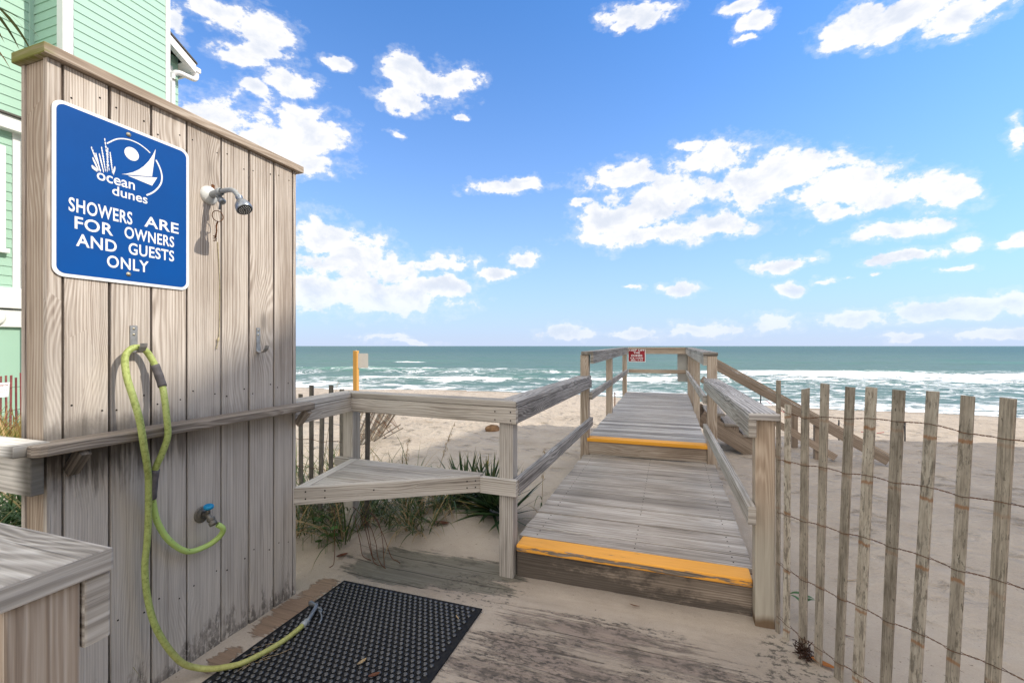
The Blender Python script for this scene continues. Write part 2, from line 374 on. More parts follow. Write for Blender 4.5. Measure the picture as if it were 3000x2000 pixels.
def post_paint(g, col, fib2, blot, xyz):
    w = g.ss(fib2, .2, .3)
    return g.mix(w, col, (.55, .29, .075)), w
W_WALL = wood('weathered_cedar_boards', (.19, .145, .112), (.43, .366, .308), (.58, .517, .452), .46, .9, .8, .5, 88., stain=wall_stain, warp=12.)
W_POST = wood('brown_treated_post', (.22, .16, .115), (.39, .31, .24), (.52, .44, .36), .42, .5, .4, .4, 55.)
W_GREY = wood('silver_grey_lumber', (.12, .105, .09), (.31, .28, .245), (.49, .455, .41), .40, .5, .9, .6)
W_PALE = wood('pale_bleached_lumber', (.17, .145, .12), (.40, .36, .31), (.55, .51, .455), .36, .5, .8, .5)
W_RAIL = wood('grey_rail_lumber', (.11, .098, .088), (.285, .262, .24), (.44, .41, .38), .6, .6, .8, .6, 50.)
W_DECK = wood('grey_deck_boards', (.15, .125, .10), (.35, .305, .26), (.53, .485, .43), .30, .35, 1., .6)
W_DECK2 = wood('far_deck_boards', (.16, .145, .13), (.35, .325, .30), (.50, .475, .445), .3, .3, .9, .5)
W_TAN = wood('newer_tan_lumber', (.26, .19, .135), (.44, .345, .26), (.56, .465, .365), .30, .4, .4, .4, 45.)
W_RPOST = wood('tan_post_grey_foot', (.24, .17, .115), (.42, .325, .24), (.54, .44, .34), .34, .4, .5, .4, 40., stain=foot_stain)
W_CAP = wood('mossy_cap_board', (.22, .16, .115), (.39, .31, .24), (.52, .44, .36), .42, .5, .4, .4, 55., stain=moss_stain)
W_DARK = wood('brown_stair_lumber', (.12, .09, .065), (.24, .185, .14), (.35, .28, .22), .4, .4, .5, .4)
W_SHELF = wood('mildewed_shelf_board', (.10, .085, .07), (.27, .225, .18), (.40, .345, .285), .45, .3, .9, .9, 70., stain=shelf_stain)
W_SIDE = wood('grey_side_rail', (.34, .315, .28), (.58, .555, .51), (.74, .71, .66), .4, .3, .8, .5, stain=rail_stain)
W_RISER = wood('mildewed_riser', (.10, .08, .06), (.22, .175, .135), (.33, .275, .22), .4, .3, .9, .8, stain=riser_stain)
W_YEL = wood('worn_yellow_paint', (.10, .08, .06), (.20, .16, .12), (.30, .25, .2), .4, .0, .3, .5, paint=yellow_worn)
W_YEL2 = wood('yellow_paint', (.12, .1, .08), (.22, .18, .14), (.32, .26, .2), .4, .0, .3, .4, paint=yellow_fresh)
W_ORANGE = wood('ochre_painted_post', (.15, .1, .06), (.3, .2, .1), (.4, .3, .15), .4, .2, .3, .4, paint=post_paint)
W_PICKET = None
def picket_mat(name, dark, mid, light, rust=True):
    m, g, p = new_mat(name, .9, .15)
    u, v, _ = g.xyz(g.uv('grain')); tone, rnd, _ = g.xyz(g.uv('tone')); x, y, z = g.xyz(g.pos())
    fib = g.noise(g.vec(u * 6., v * 220., rnd * 9.), 1., 3., .6); blot = g.noise(g.vec(u * 9., v * 40., rnd * 19.), 1., 5., .7)
    spot = g.noise(g.vec(u * 34., v * 110., rnd * 5.), 1., 3., .6)
    col = g.ramp(fib * .45 + blot * .55 + rnd * .22 - .11, [(.3, dark), (.5, mid), (.72, light)])
    mott = g.noise(g.vec(u * 14., v * 60., rnd * 41.), 1., 5., .72)
    col = g.mix(g.ss(mott + (rnd - .5) * .14, .52, .66) * .7, col, tuple(c * .75 for c in dark)); col = g.mix(g.ss(spot, .58, .68) * g.ss(blot, .4, .56) * .8, col, tuple(c * .4 for c in dark))
    col = g.mix(1., col, g.vec(tone, tone, tone), 'MULTIPLY')
    if rust:                                       # rust bled from the four wires
        s_ = x * .5315
        ms = None
        for zz in (1.10, .885, .64, .365, .08):
            e = g.ss(g.m('ABSOLUTE', z - zz - (x - 1.0) * .06 + .004 + (blot - .5) * .03 + (rnd - .5) * .012), .010, .002) * g.ss(rnd, .1, .5, .35, 1.)
            ms = e if ms is None else g.m('MAXIMUM', ms, e)
        col = g.mix(ms * .7, col, (.24, .11, .045))
    g.set(p.inputs['Base Color'], col); g.set(p.inputs['Normal'], g.bump(fib * .6 + blot * .7, .6, .003)); return m
W_PICKET = picket_mat('weathered_lath', (.155, .13, .10), (.35, .30, .24), (.52, .465, .385))
W_PICKET2 = picket_mat('dark_weathered_lath', (.10, .09, .08), (.20, .18, .155), (.30, .27, .235), False)
W_PICKET3 = picket_mat('red_stained_lath', (.16, .05, .05), (.30, .10, .09), (.42, .18, .15), False)
def plain(name, col, rough=.5, spec=.5, metal=0., var=.0, scale=20., bump=0., col2=None):
    m, g, p = new_mat(name, rough, spec, metal)
    n = g.noise(g.obj(), scale, 5., .6)
    c2 = col2 or tuple(min(1, c * (1 - var)) for c in col)
    g.set(p.inputs['Base Color'], g.mix(g.ss(n, .3, .7), c2, col))
    g.set(p.inputs['Roughness'], g.ss(n, .3, .7, min(1, rough + .12), rough))
    if bump: g.set(p.inputs['Normal'], g.bump(n, bump, .002))
    return m
M_WHITE = plain('white_reflective_film', (.80, .80, .79), .45, .4, var=.05, scale=6)
M_BLUE = plain('blue_reflective_film', (.0006, .068, .285), .45, .15, var=.10, scale=5)
M_STEEL = plain('galvanised_steel', (.45, .44, .42), .42, .5, .8, .35, 40, .15)
M_SCREW = plain('zinc_screw', (.55, .50, .38), .4, .5, .8, .3, 60)
M_CHROME = plain('dull_chrome', (.30, .33, .36), .28, .5, .75, .25, 30)
M_GREYPL = plain('grey_plastic', (.34, .36, .36), .38, .5, 0, .25, 25)
M_NOZ = plain('nozzle_face', (.02, .02, .02), .4, .5)
M_NUB = plain('nozzle_nub', (.62, .62, .60), .4, .5)
M_FLANGE = plain('flange_white', (.66, .67, .64), .45, .4, .0, .25, 14)
M_RUSTY = plain('rusty_iron', (.085, .045, .028), .8, .2, .3, .5, 60, .4, (.20, .075, .025))
M_WIRE = plain('rusted_wire', (.075, .042, .028), .8, .2, .2, .5, 30, .3, (.15, .065, .03))
M_HOSE = plain('green_hose', (.30, .36, .055), .5, .35, 0, .0, 16, .2, (.40, .50, .14))
M_SLEEVE = plain('grey_sleeve', (.13, .12, .125), .7, .2, 0, .4, 30)
M_TEXTLT = plain('faded_print', (.45, .42, .42), .7, .2)
M_TAP = plain('tarnished_brass', (.13, .12, .10), .45, .5, .6, .5, 40, .2, (.22, .20, .17))
M_TAPBLUE = plain('blue_tap_paint', (.005, .28, .55), .45, .5, 0, .2, 40)
M_RUBBER = plain('black_rubber', (.006, .007, .010), .75, .15, 0, .4, 60, .15, (.02, .02, .02))
M_STUD = plain('worn_rubber', (.012, .013, .016), .16, .9, 0, .4, 60, .1, (.02, .02, .02))
M_RED = plain('red_sign_paint', (.33, .012, .022), .45, .4, 0, .2, 8)
M_ALU = plain('dull_aluminium', (.42, .405, .37), .55, .35, .1, .05, 10)
M_ROPE = plain('yellowed_cord', (.50, .43, .27), .85, .2, 0, .35, 60)
M_BLACK = plain('black_stake', (.02, .02, .022), .6, .3)
M_NAIL = plain('nail_hole', (.03, .026, .022), .9, .1)

# ------------------------------------------------------------------ ground: sand
def lerp_tab(t, x):
    return np.interp(x, [a for a, _ in t], [b for _, b in t])
PROF = [(-400, 0), (2.7, 0), (5, -.10), (8.5, -.30), (14, -.62), (19, -.92), (22.5, -1.2), (27, -1.62), (40, -2.6), (80, -4.0)]
def fb(x, y, s, seed, octv=3):
    return noise.fractal(Vector((x * s, y * s, seed)), 1.0, 2.0, octv)
def ground_z(x, y):
    sh = 1.6 * math.exp(-((x + 8) / 9) ** 2) - .055 * max(0, x)
    z = float(lerp_tab(PROF, y - max(0, min(1, (y - 8) / 12)) * sh))
    z += .13 * math.exp(-(((x + 1.65) / .45) ** 2 + ((y - 3.25) / .35) ** 2)) + .12 * math.exp(-(((x + 3.0) / .7) ** 2 + ((y - 3.1) / .6) ** 2))
    z += .04 * math.exp(-(((x + 2.1) / .25) ** 2 + ((y - 2.65) / .3) ** 2)) + .03 * math.exp(-(((x + 1.3) / .4) ** 2 + ((y - 2.95) / .15) ** 2))
    far = max(0., min(1., (y - 3.2) / 3.)) if x < .6 else max(0., min(1., (y - 2.2 + (x - .6) * 1.2) / 3))
    if y > 2.7 or x > .7 or x < -2.3:
        z += .05 * far * fb(x, y, .35, 1.3) + .018 * far * fb(x, y, 1.6, 5.1) + .034 * far * max(0, min(1, (y - 3.5) / 5)) * fb(x, y, 3.0, 9.2, 2)
    if -1.1 < x < .6 and 2.68 < y < 9.7: z = min(z, .02 if y < 5 else -.05)
    z += .004 * fb(x, y, 5., 3.3) * (1 if y > 1 else .5)
    return z
def axis_pts(dense0, dense1, step, lo, hi, grow):
    a = list(np.arange(dense0, dense1 + 1e-6, step)); s = step; x = dense1
    while x < hi: s *= grow; x += s; a.append(min(x, hi))
    s = step; x = dense0; b = []
    while x > lo: s *= grow; x -= s; b.append(max(x, lo))
    return np.array(b[::-1] + a)
def grid_mesh(name, xs, ys, zf, mat):
    V = [(x, y, zf(x, y)) for y in ys for x in xs]; nx = len(xs)
    F = [(j * nx + i, j * nx + i + 1, (j + 1) * nx + i + 1, (j + 1) * nx + i) for j in range(len(ys) - 1) for i in range(nx - 1)]
    me = bpy.data.meshes.new(name); me.from_pydata(V, [], F); me.materials.append(mat)
    me.polygons.foreach_set('use_smooth', [True] * len(F)); me.update(); return link(name, me)
def sand_mat():
    m, g, p = new_mat('beach_sand', .95, .1)
    P = g.pos(); x, y, z = g.xyz(P)
    n = g.noise(P, 1.1, 5., .6); fine = g.noise(P, 140., 3., .7); grit = g.noise(P, 420., 2., .7)
    mid = g.noise(P, 9., 5., .6)
    col = g.ramp(n * .5 + fine * .3 + mid * .2, [(.3, (.30, .25, .195)), (.5, (.395, .335, .27)), (.7, (.48, .415, .34))])
    col = g.mix(g.ss(grit, .66, .74) * .55, col, (.12, .09, .07))
    bits = g.noise(P, 55., 2., .5)
    col = g.mix(g.ss(bits, .70, .74) * g.ss(y, 6., 2.) * .75, col, (.10, .075, .055))
    wet = g.ss(z + (n - .5) * .06, -1.02, -1.16)
    col = g.mix(wet * .55, col, (.20, .16, .12))
    # boards of the buried walkway showing through the blown sand, with mildew
    def blob(cx, cy, rx, ry):
        nd = g.vm('LENGTH', g.vm('MULTIPLY', g.vm('SUBTRACT', g.vec(x, y, 0.), (cx, cy, 0)), (1 / rx, 1 / ry, 0)))
        return 1. - nd
    def union(bl):
        a = None
        for b in bl: q = blob(*b); a = q if a is None else g.m('MAXIMUM', a, q)
        return a
    fl = g.m('FRACT', (y + 40.) / .142); bid = g.m('FLOOR', (y + 40.) / .142)
    u = x + bid * 3.7
    edge = g.noise(g.vec(x * 6., y * 14., 2.), 1., 6., .68)
    streak = g.noise(g.vec(u * 2.2, y * 60., 0.), 1., 5., .62)
    fib = g.noise(g.vec(u * 6., y * 330., 1.), 1., 3., .6)
    gap = g.ss(g.m('ABSOLUTE', fl - .5), .46, .49)
    low = g.noise(g.vec(u * .9, y * 17., 3.), 1., 4., .6)
    def patch(bl, a, k=1.6, soft=.30, lo=0.): return g.ss(union(bl) + (edge - .5) * k + (streak - .5) * a + (low - .5) * lo, .0, soft)
    p1 = patch([(-1.50, 2.52, .50, .20), (-1.15, 2.62, .35, .13), (-1.62, 2.40, .36, .12), (-1.2, 2.44, .4, .1)], 1.0, 1.2, .22, .5)
    p2 = patch([(-1.90, 1.90, .10, .20), (-1.91, 2.12, .08, .11), (-1.90, 1.74, .07, .10), (-1.89, 1.50, .06, .10)], 1.4, 1.7, .2)
    p3 = patch([(-.34, 2.24, .50, .11), (-.02, 2.12, .46, .09), (-.60, 2.02, .30, .13), (-.30, 1.92, .50, .10), (-.62, 1.80, .36, .10), (.02, 1.80, .5, .09), (-.3, 1.55, .6, .26), (.34, 2.02, .20, .04), (.3, 1.62, .34, .08)], 2.2, 1.6, .55, 1.3)
    gw = g.mix(streak, (.06, .055, .042), (.29, .27, .215))
    gw = g.mix(g.ss(edge, .5, .68) * .75, gw, (.07, .065, .05))
    bw = g.mix(streak * .6 + fib * .4, (.10, .062, .04), (.40, .28, .19))
    rw = g.mix(streak, (.10, .075, .065), (.35, .28, .235))
    mil = g.ss(g.noise(g.vec(x * 9., y * 18., 7.), 1., 6., .72), .47, .60)
    rw = g.mix(mil * .8, rw, (.035, .032, .030)); rw = g.mix(g.ss(fib * .5 + low * .5, .5, .7) * .55, rw, (.42, .33, .25))
    def lay(col, c, mk, amt): return g.mix(mk * amt, col, g.mix(gap * .85, c, (.03, .025, .02)))
    veil = g.ss(union([(-.35, 1.95, 1.0, .62), (-1.3, 2.45, .75, .35), (.35, 2.1, .5, .4)]) + (low - .5) * .9 + (edge - .5) * .8, -.1, .7)
    col = g.mix(veil * (.30 + streak * .30), col, (.225, .185, .15))
    col = lay(col, gw, p1, .92); col = g.mix(p2 * .9, col, g.mix(gap * .25, bw, (.03, .025, .02))); col = lay(col, rw, p3, .84)
    film = patch([(-.66, 2.00, .34, .20), (-.25, 2.32, .40, .06), (-.45, 1.72, .6, .22), (.30, 2.12, .30, .10), (.05, 1.9, .5, .2)], 1.6, 2.2, .5, 1.2)               # black mildew speckle on the thin sand
    speck = g.ss(g.noise(g.vec(x * 26., y * 60., 1.), 1., 5., .74), .50, .58)
    col = g.mix(film * speck * .8, col, (.06, .055, .05))
    speck2 = g.ss(g.noise(g.vec(x * 30., y * 46., 4.), 1., 3., .65), .56, .63)
    col = g.mix(speck2 * g.ss(blob(-1.05, 2.42, .35, .2) + (edge - .5), .0, .4) * .7, col, (.06, .055, .05))
    speck3 = g.ss(g.noise(g.vec(x * 24., y * 30., 9.), 1., 4., .7), .50, .60)
    col = g.mix(speck3 * g.ss(blob(.50, 2.30, .16, .22) + (edge - .5) * .9, .0, .3) * .75, col, (.045, .042, .035))
    wd = g.m('MAXIMUM', g.m('MAXIMUM', p1, p2), p3)
    g.set(p.inputs['Base Color'], col)
    rip = g.noise(g.vec(x * 5., y * 5., 3.), 1., 4., .55)
    h = (fine * .5 + grit * .25 + mid * 2.0 + rip * 3. * g.ss(y, 2.5, 6.)) * (1. - wd * .7) + (streak * 1.2 + fib * .6) * wd - wd * .9
    dv, _ = g.voro(g.vm('ADD', P, g.vm('MULTIPLY', g.vec(n, mid, 0.), (.5, .3, 0))), 2.7, 1.)
    dv2, _ = g.voro(P, 5.5, 1.)
    dent = g.ss(dv, .05, .42) + g.ss(dv2, .0, .4) * .35 + mid * .5
    big = g.bump(dent * g.ss(y + g.ss(x, .6, 1.4) * 2., 3.5, 6.5), .9, .06)
    g.set(p.inputs['Normal'], g.bump(h, .9, .007, big)); return m
M_SAND = sand_mat()
gx = axis_pts(-5.2, 4.2, .075, -600, 600, 1.07); gy = axis_pts(.8, 13., .075, -300, 90, 1.06)
tag(grid_mesh('sand', gx, gy, ground_z, M_SAND), 'pale beach sand running down to the surf', 'sand', kind='structure')

# ------------------------------------------------------------------ sea
SEA = -1.2
def sea_z(x, y):
    s = y - .24 * x; w = .9 * noise.noise(Vector((x * .06, s * .02, 1.))) * 4
    d = s - 46 - w
    far = min(1., max(0., (s - 26) / 14)); z = SEA
    z += .55 * math.exp(-(d / 2.6) ** 2) * (.55 + .45 * noise.noise(Vector((x * .05, 3., 0)))) * (1 if d < 0 else math.exp(-(d / 2.0) ** 2 * .3))
    d2 = s - 35.5 - w * .7; z += .30 * math.exp(-(d2 / 1.5) ** 2) * max(0, min(1, (x + 30) / 8)) * max(0, min(1, (12 - x) / 8))
    d3 = s - 72 - 1.6 * w; z += .5 * math.exp(-(d3 / 5) ** 2) * (.5 + noise.noise(Vector((x * .03, 9., 0))))
    z += far * (.14 * noise.noise(Vector((x * .12, s * .35, 4.))) + .08 * noise.noise(Vector((x * .5, s * .9, 7.))))
    return z
def sea_mat():
    m, g, p = new_mat('sea_water', .45, .04)
    P = g.pos(); x, y, z = g.xyz(P); s = y - x * .24
    wob = (g.noise(g.vec(x * .06, s * .02, 1.), 1., 2.) - .5) * 9.
    big = g.noise(g.vec(x * .05, s * .16, 0.), 1., 3., .55)
    n = g.noise(g.vec(x * .55, s * .75, 0.), 1., 6., .68, .6); n2 = g.noise(g.vec(x * .16, s * .4, 3.), 1., 4., .6)
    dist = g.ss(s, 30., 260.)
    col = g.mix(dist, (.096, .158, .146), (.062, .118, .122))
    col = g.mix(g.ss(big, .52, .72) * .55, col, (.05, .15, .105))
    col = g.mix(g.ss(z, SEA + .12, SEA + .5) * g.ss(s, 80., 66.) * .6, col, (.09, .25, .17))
    col = g.mix(g.ss(s, 250., 4000.) * .5, col, (.15, .225, .24))  # distance haze put into the water colour towards the horizon
    rt = g.ss(x - 1.5 + wob * .4, -8., 12.)
    d = s - 46. - wob
    L = 5.5 + rt * 13.
    def tail(d, L, front=.9): return g.ss(d, front, -.5) * g.m('MAXIMUM', 1. + g.m('MINIMUM', d, 0.) / L, 0.)
    A = tail(d, L) * (.62 + rt * .5)
    d2 = s - 35.5 - wob * .7
    B = tail(d2, 3.5) * g.ss(x, -30., -22.) * g.ss(x, 12., 5.) * 1.0
    d3 = s - 53. - wob * 1.2
    Cc = tail(d3, 8.) * g.ss(x, 2., -16.) * .80
    d4 = s - 70. - wob
    Dd = tail(d4, 3.) * g.ss(g.m('ABSOLUTE', x + 37.), 3.5, 2.0)
    yy = y + g.ss(x, -20., -8.) * 0. + x * .05 + (n2 - .5) * 6.
    E_ = g.ss(yy, 32., 23.5) * .74
    foam = g.m('MAXIMUM', g.m('MAXIMUM', A, B), g.m('MAXIMUM', g.m('MAXIMUM', Cc, Dd), E_))
    f = g.ss(foam * .92 + (n - .5) * 2.3 + (n2 - .5) * 1.0, .48, .85)
    rdg = 1. - g.m('ABSOLUTE', g.noise(g.vec(x * .42, s * .62, 5.), 1., 5., .62, .8) - .5) * 9.
    lace = g.ss(rdg, .55, .95) * g.ss(n2 + rt * .12, .42, .60) * g.ss(s, 56., 46.) * .7
    f = g.m('MAXIMUM', f, lace)
    white = g.ss(g.noise(g.vec(x * .30, s * .5, 8.), 1., 5., .7), .755, .79) * g.ss(s, 50., 70.) * g.ss(s, 500., 200.) * .6
    f = g.m('MAXIMUM', f, white)
    col = g.mix(f, col, (.84, .86, .86))
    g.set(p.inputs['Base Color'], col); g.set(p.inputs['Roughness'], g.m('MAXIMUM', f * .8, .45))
    b1 = g.noise(g.vec(x * .7, s * 1.1, 0.), 1., 5., .6); b2 = g.noise(g.vec(x * .09, s * .22, 2.), 1., 4., .6)
    g.set(p.inputs['Normal'], g.bump(b1 * .35 + b2 * 1.6 + f * .3, .75, .6)); return m
def build_sea():
    ys = []; y = 15.
    while y < 9000: ys.append(y); y += .28 if y < 60 else (y - 60) * .035 + .28
    ts = np.linspace(-1, 1, 230); V = []; nx = len(ts)
    for y in ys:
        for t in ts: x = t * (y * 1.25 + 12) - .15 * y; V.append((x, y, sea_z(x, y) if y < 260 else SEA))
    F = [(j * nx + i, j * nx + i + 1, (j + 1) * nx + i + 1, (j + 1) * nx + i) for j in range(len(ys) - 1) for i in range(nx - 1)]
    me = bpy.data.meshes.new('sea'); me.from_pydata(V, [], F); me.materials.append(sea_mat()); me.polygons.foreach_set('use_smooth', [True] * len(F)); me.update()
    tag(link('sea', me), 'green grey sea with breaking surf', 'sea', kind='structure')
build_sea()

# ------------------------------------------------------------------ boardwalk
def boardwalk():
    t = thing('boardwalk', 'grey wooden boardwalk with yellow step edges leading out to the sea', 'boardwalk', (-.24, 2.6, 0))
    BV = .004
    lo = MB(); y = 2.752; k = 0
    while y < 5.02:
        w = min(.140, 5.05 - y)
        lo.box(-.905 + random.uniform(-.006, .006), .425 + random.uniform(-.006, .006), y, y + w - .004, .162 + random.uniform(-.0015, .0015), .200 + random.uniform(-.0015, .0015), jig=.001)
        for xx in (-.80, -.2, .33): lo.box(xx - .004, xx + .004, y + .035, y + .041, .1995, .2022, mi=1); lo.box(xx - .004, xx + .004, y + .10, y + .106, .1995, .2022, mi=1)
        y += .1425; k += 1
    lo.build('lower_deck', [W_DECK, M_NAIL], t, BV)
    n1 = MB(); n1.box(-.884, .400, 2.611, 2.748, .157, .2005, tone=1., jig=.001); tag(n1.build('step_edge', W_YEL, t, .009, 3), 'yellow painted lower step edge, worn along its front')
    r1 = MB(); r1.box(-.884, .400, 2.632, 2.668, -.08, .1565, tone=1.); r1.build('riser', W_RISER, t, .003)
    zd = lambda y: .383 + (y - 5.05) * .0065; xo = lambda y: -.022 * (y - 5.05) / 4.95
    up = MB(); y = 5.172; k = 0
    while y < 10.0:
        up.board((-.868 + xo(y) + random.uniform(-.006, .006), y + .066, zd(y) - .019), (.358 + xo(y) + random.uniform(-.006, .006), y + .066, zd(y) - .019), .129, .038, tone=(1.25 if k == 6 else None), jig=.0015)
        y += .1435; k += 1
    up.build('upper_deck', W_DECK2, t, BV)
    n2 = MB(); n2.box(-.872, .360, 5.03, 5.168, .345, .3835, tone=1.); tag(n2.build('step_edge', W_YEL2, t, .006, 3), 'yellow painted upper step edge')
    r2 = MB(); r2.box(-.866, .354, 5.052, 5.09, .202, .344, tone=.85); r2.build('riser', W_POST, t, .003)
    j = MB()
    for x in (-.87, -.24, .385): j.box(x - .019, x + .019, 2.67, 5.05, .02, .161, tone=.8)
    for x in (-.83, -.24, .325): j.board((x, 5.1, .27), (x - .02, 10.02, .305), .038, .14, tone=.8)
    j.box(-.89, .336, 10.05, 10.088, .24, .412)
    j.build('joist', W_DARK, t)
    def post(x, y, z0, z1, m, s=.089, tone=1.):
        b = MB(); b.box(x - s / 2, x + s / 2, y - s / 2, y + s / 2, z0, z1, axis='z', tone=tone); return b.build('post', m, t, .004)
    post(-.940, 2.634, -.3, 1.0285, W_GREY, tone=1.1)
    post(.445, 2.595, -.3, 1.034, W_RPOST)
    post(-.903, 5.09, -.4, 1.300, W_POST, .092); post(.402, 5.075, -.4, 1.297, W_POST, .092)
    for x, y in ((-.868, 6.95), (-.925, 10.0)): post(x, y, -.6, 1.315, W_POST)
    for x, y in ((.390, 7.70), (.386, 8.80), (.379, 10.05)): post(x, y, -.6, 1.315, W_POST)
    def rail(name, p0, p1, w, h, m, tone=1., lab=None, bv=.004):
        b = MB(); b.board(p0, p1, w, h, tone=tone); o = b.build(name, m, t, bv)
        return o
    # lower handrails
    c = MB(); c.prism([(-1.004, 2.694), (-.862, 2.556), (-.838, 5.11), (-.975, 5.11)], 1.031, 1.068, (0.01, 1), tone=.95); c.build('handrail_cap', W_RAIL, t, .005)
    rail('side_rail', (-.880, 2.592, .983), (-.848, 5.10, .983), .036, .094, W_RAIL, .95)
    rail('mid_rail', (-.876, 2.592, .552), (-.838, 5.12, .556), .037, .094, W_RAIL, 1.05)
    rail('handrail_cap', (.433, 2.50, 1.053), (.388, 5.02, 1.053), .141, .036, W_RAIL, 1.15, bv=.008)
    rail('side_rail', (.381, 2.50, .992), (.336, 5.02, .992), .037, .086, W_PALE, .95)
    rail('mid_rail', (.378, 2.49, .569), (.333, 5.02, .565), .037, .090, W_PALE, .98)
    # upper handrails
    rail('handrail_cap', (-.868, 5.02, 1.320), (-.900, 10.05, 1.352), .137, .036, W_GREY, .95)
    rail('side_rail', (-.819, 5.03, 1.252), (-.856, 9.93, 1.284), .037, .098, W_GREY, 1.)
    rail('mid_rail', (-.838, 5.06, .845), (-.862, 9.93, .862), .038, .083, W_GREY, 1.02)
    rail('handrail_cap', (.385, 5.02, 1.316), (.362, 10.05, 1.352), .139, .036, W_GREY, .95)
    rail('side_rail', (.3365, 5.03, 1.248), (.3135, 9.93, 1.284), .037, .098, W_PALE, .95)
    rail('mid_rail', (.3365, 5.06, .845), (.3135, 9.93, .862), .038, .083, W_PALE, .98)
    rail('end_rail', (-.835, 9.951, 1.285), (.294, 9.951, 1.285), .038, .105, W_POST, 1.05)
    rail('end_rail_cap', (-.830, 9.98, 1.352), (.291, 9.98, 1.352), .138, .034, W_POST, 1.)
    rail('end_mid_rail', (-.84, 9.951, .868), (.294, 9.951, .868), .038, .078, W_TAN, .9)
boardwalk()

# ------------------------------------------------------------------ beach stairs off the right side
def stairs():
    t = thing('beach_stairs', 'brown wooden stairs with a long sloping handrail going down to the sand', 'stairs', (.45, 7.2, 0))
    for y, x1, z1, tn in ((7.76, 1.62, -.47, 1.), (8.74, 1.8, -.62, .9)):
        st = MB(); st.board((.44, y, .275), (x1, y, z1), .038, .25, tone=tn); st.build('stringer', W_DARK, t, .003)
    for k in range(4):
        x = .535 + .258 * k; z = .350 - .152 * k
        s_ = MB(); s_.box(x, x + .262, 7.72, 8.78, z - .036, z, axis='y', tone=.8); s_.build('tread', W_DECK, t, .004)
        q = MB(); q.box(x + .02, x + .2, 7.745, 7.775, z - .15, z - .037, axis='z', tone=.9); q.build('tread_cleat', W_DARK, t, .002)
    h = MB(); h.board((.42, 7.745, 1.33), (2.93, 7.745, -.150), .135, .037, tone=.9); h.build('handrail', W_POST, t, .004)
    h = MB(); h.board((.42, 7.70, 1.235), (2.86, 7.70, -.205), .037, .12, tone=.95); h.build('side_rail', W_DARK, t, .004)
    h = MB(); h.board((.46, 7.70, .885), (2.24, 7.70, -.205), .037, .10, tone=1.2); h.build('mid_rail', W_DARK, t, .004)
    for x, y, zt in ((2.035, 7.765, .325), (1.965, 8.78, .30)):
        b = MB(); b.box(x - .045, x + .045, y - .045, y + .045, -.7, zt, axis='z', tone=1.1); b.build('post', W_DARK, t, .004)
stairs()

# ------------------------------------------------------------------ corner bench and railing
def corner_bench():
    t = thing('corner_bench', 'three cornered wooden bench built into the railing corner between shower wall and boardwalk', 'bench', (-1.6, 2.5, 0))
    A0, A1 = (-2.085, 2.046), (-2.140, 2.672)
    B1 = (-.862, 2.554)
    c = MB(); c.prism([(-2.075, 2.046), (-2.140, 2.674), (-2.275, 2.80), (-2.215, 2.046)], 1.033, 1.070, (-.1, 1), tone=1.05); c.build('handrail_cap', W_PALE, t, .005)
    c = MB(); c.prism([(-2.139, 2.676), (-.863, 2.554), (-1.003, 2.692), (-2.272, 2.803)], 1.033, 1.070, (1, -.095), tone=.86); c.build('handrail_cap', W_PALE, t, .005)
    b = MB(); b.board((-2.098, 2.046, .983), (-2.160, 2.70, .983), .036, .096, tone=1.08); b.build('side_rail', W_PALE, t, .003)
    b = MB(); b.board((-2.142, 2.692, .983), (-.864, 2.5745, .983), .034, .096, tone=1.08)
    for x in (-.90, -1.0):
        for z in (1.005, .955): b.box(x - .004, x + .004, 2.5555, 2.561, z - .004, z + .004, mi=1)
    b.build('side_rail', [W_PALE, M_NAIL], t, .003)
    p = MB(); p.box(-2.245, -2.156, 2.712, 2.80, -.3, 1.031, axis='z', tone=1.02); p.build('post', W_PALE, t, .004)
    ap = MB(); ap.board((-2.012, 2.030, .551), (-1.108, 2.592, .551), .036, .098, tone=1.08)
    d = Vector((.904, .562)).normalized()
    for k in (.06, .16, .42, .95, 1.0):
        for z in (.535, .575) if k != .42 else (.56,):
            q = Vector((-2.012, 2.03)) + d * (k * 1.03) + Vector((d.y, -d.x)) * .0165
            ap.box(q.x - .005, q.x + .005, q.y - .004, q.y + .004, z - .005, z + .005, mi=1)
    ap.build('front_apron', [W_PALE, M_NAIL], t, .004)
    ap = MB(); ap.board((-1.100, 2.582, .551), (-.864, 2.572, .551), .036, .098, tone=.98); ap.build('mid_rail', W_PALE, t, .004)
    tri = [(-2.012, 2.048), (-1.115, 2.606), (-1.115, 2.655), (-2.152, 2.690)]
    seat = MB()
    dl = Vector((-.14, .642)).normalized(); nl = (dl.y, -dl.x)                        # left border board
    cL = nl[0] * -2.012 + nl[1] * 2.048
    seat.prism(clip(tri, nl[0], nl[1], cL + .062), .562, .600, (dl.x, dl.y), tone=1.1)
    inner = clip(tri, -nl[0], -nl[1], -(cL + .065)); y = 2.06
    for y in np.arange(1.95, 2.69, .135):
        q = clip(clip(inner, .02, 1, y + .131), -.02, -1, -y)
        if len(q) > 2: seat.prism(q, .562, .600 + random.uniform(-.002, .002), (1, -.02))
    seat.build('seat', W_PALE, t, .003)
    s = MB(); s.box(-2.28, -2.155, 2.665, 2.71, .545, .602); s.box(-2.154, -1.1, 2.672, 2.70, .50, .56); s.build('seat_support', W_PALE, t, .003)
corner_bench()

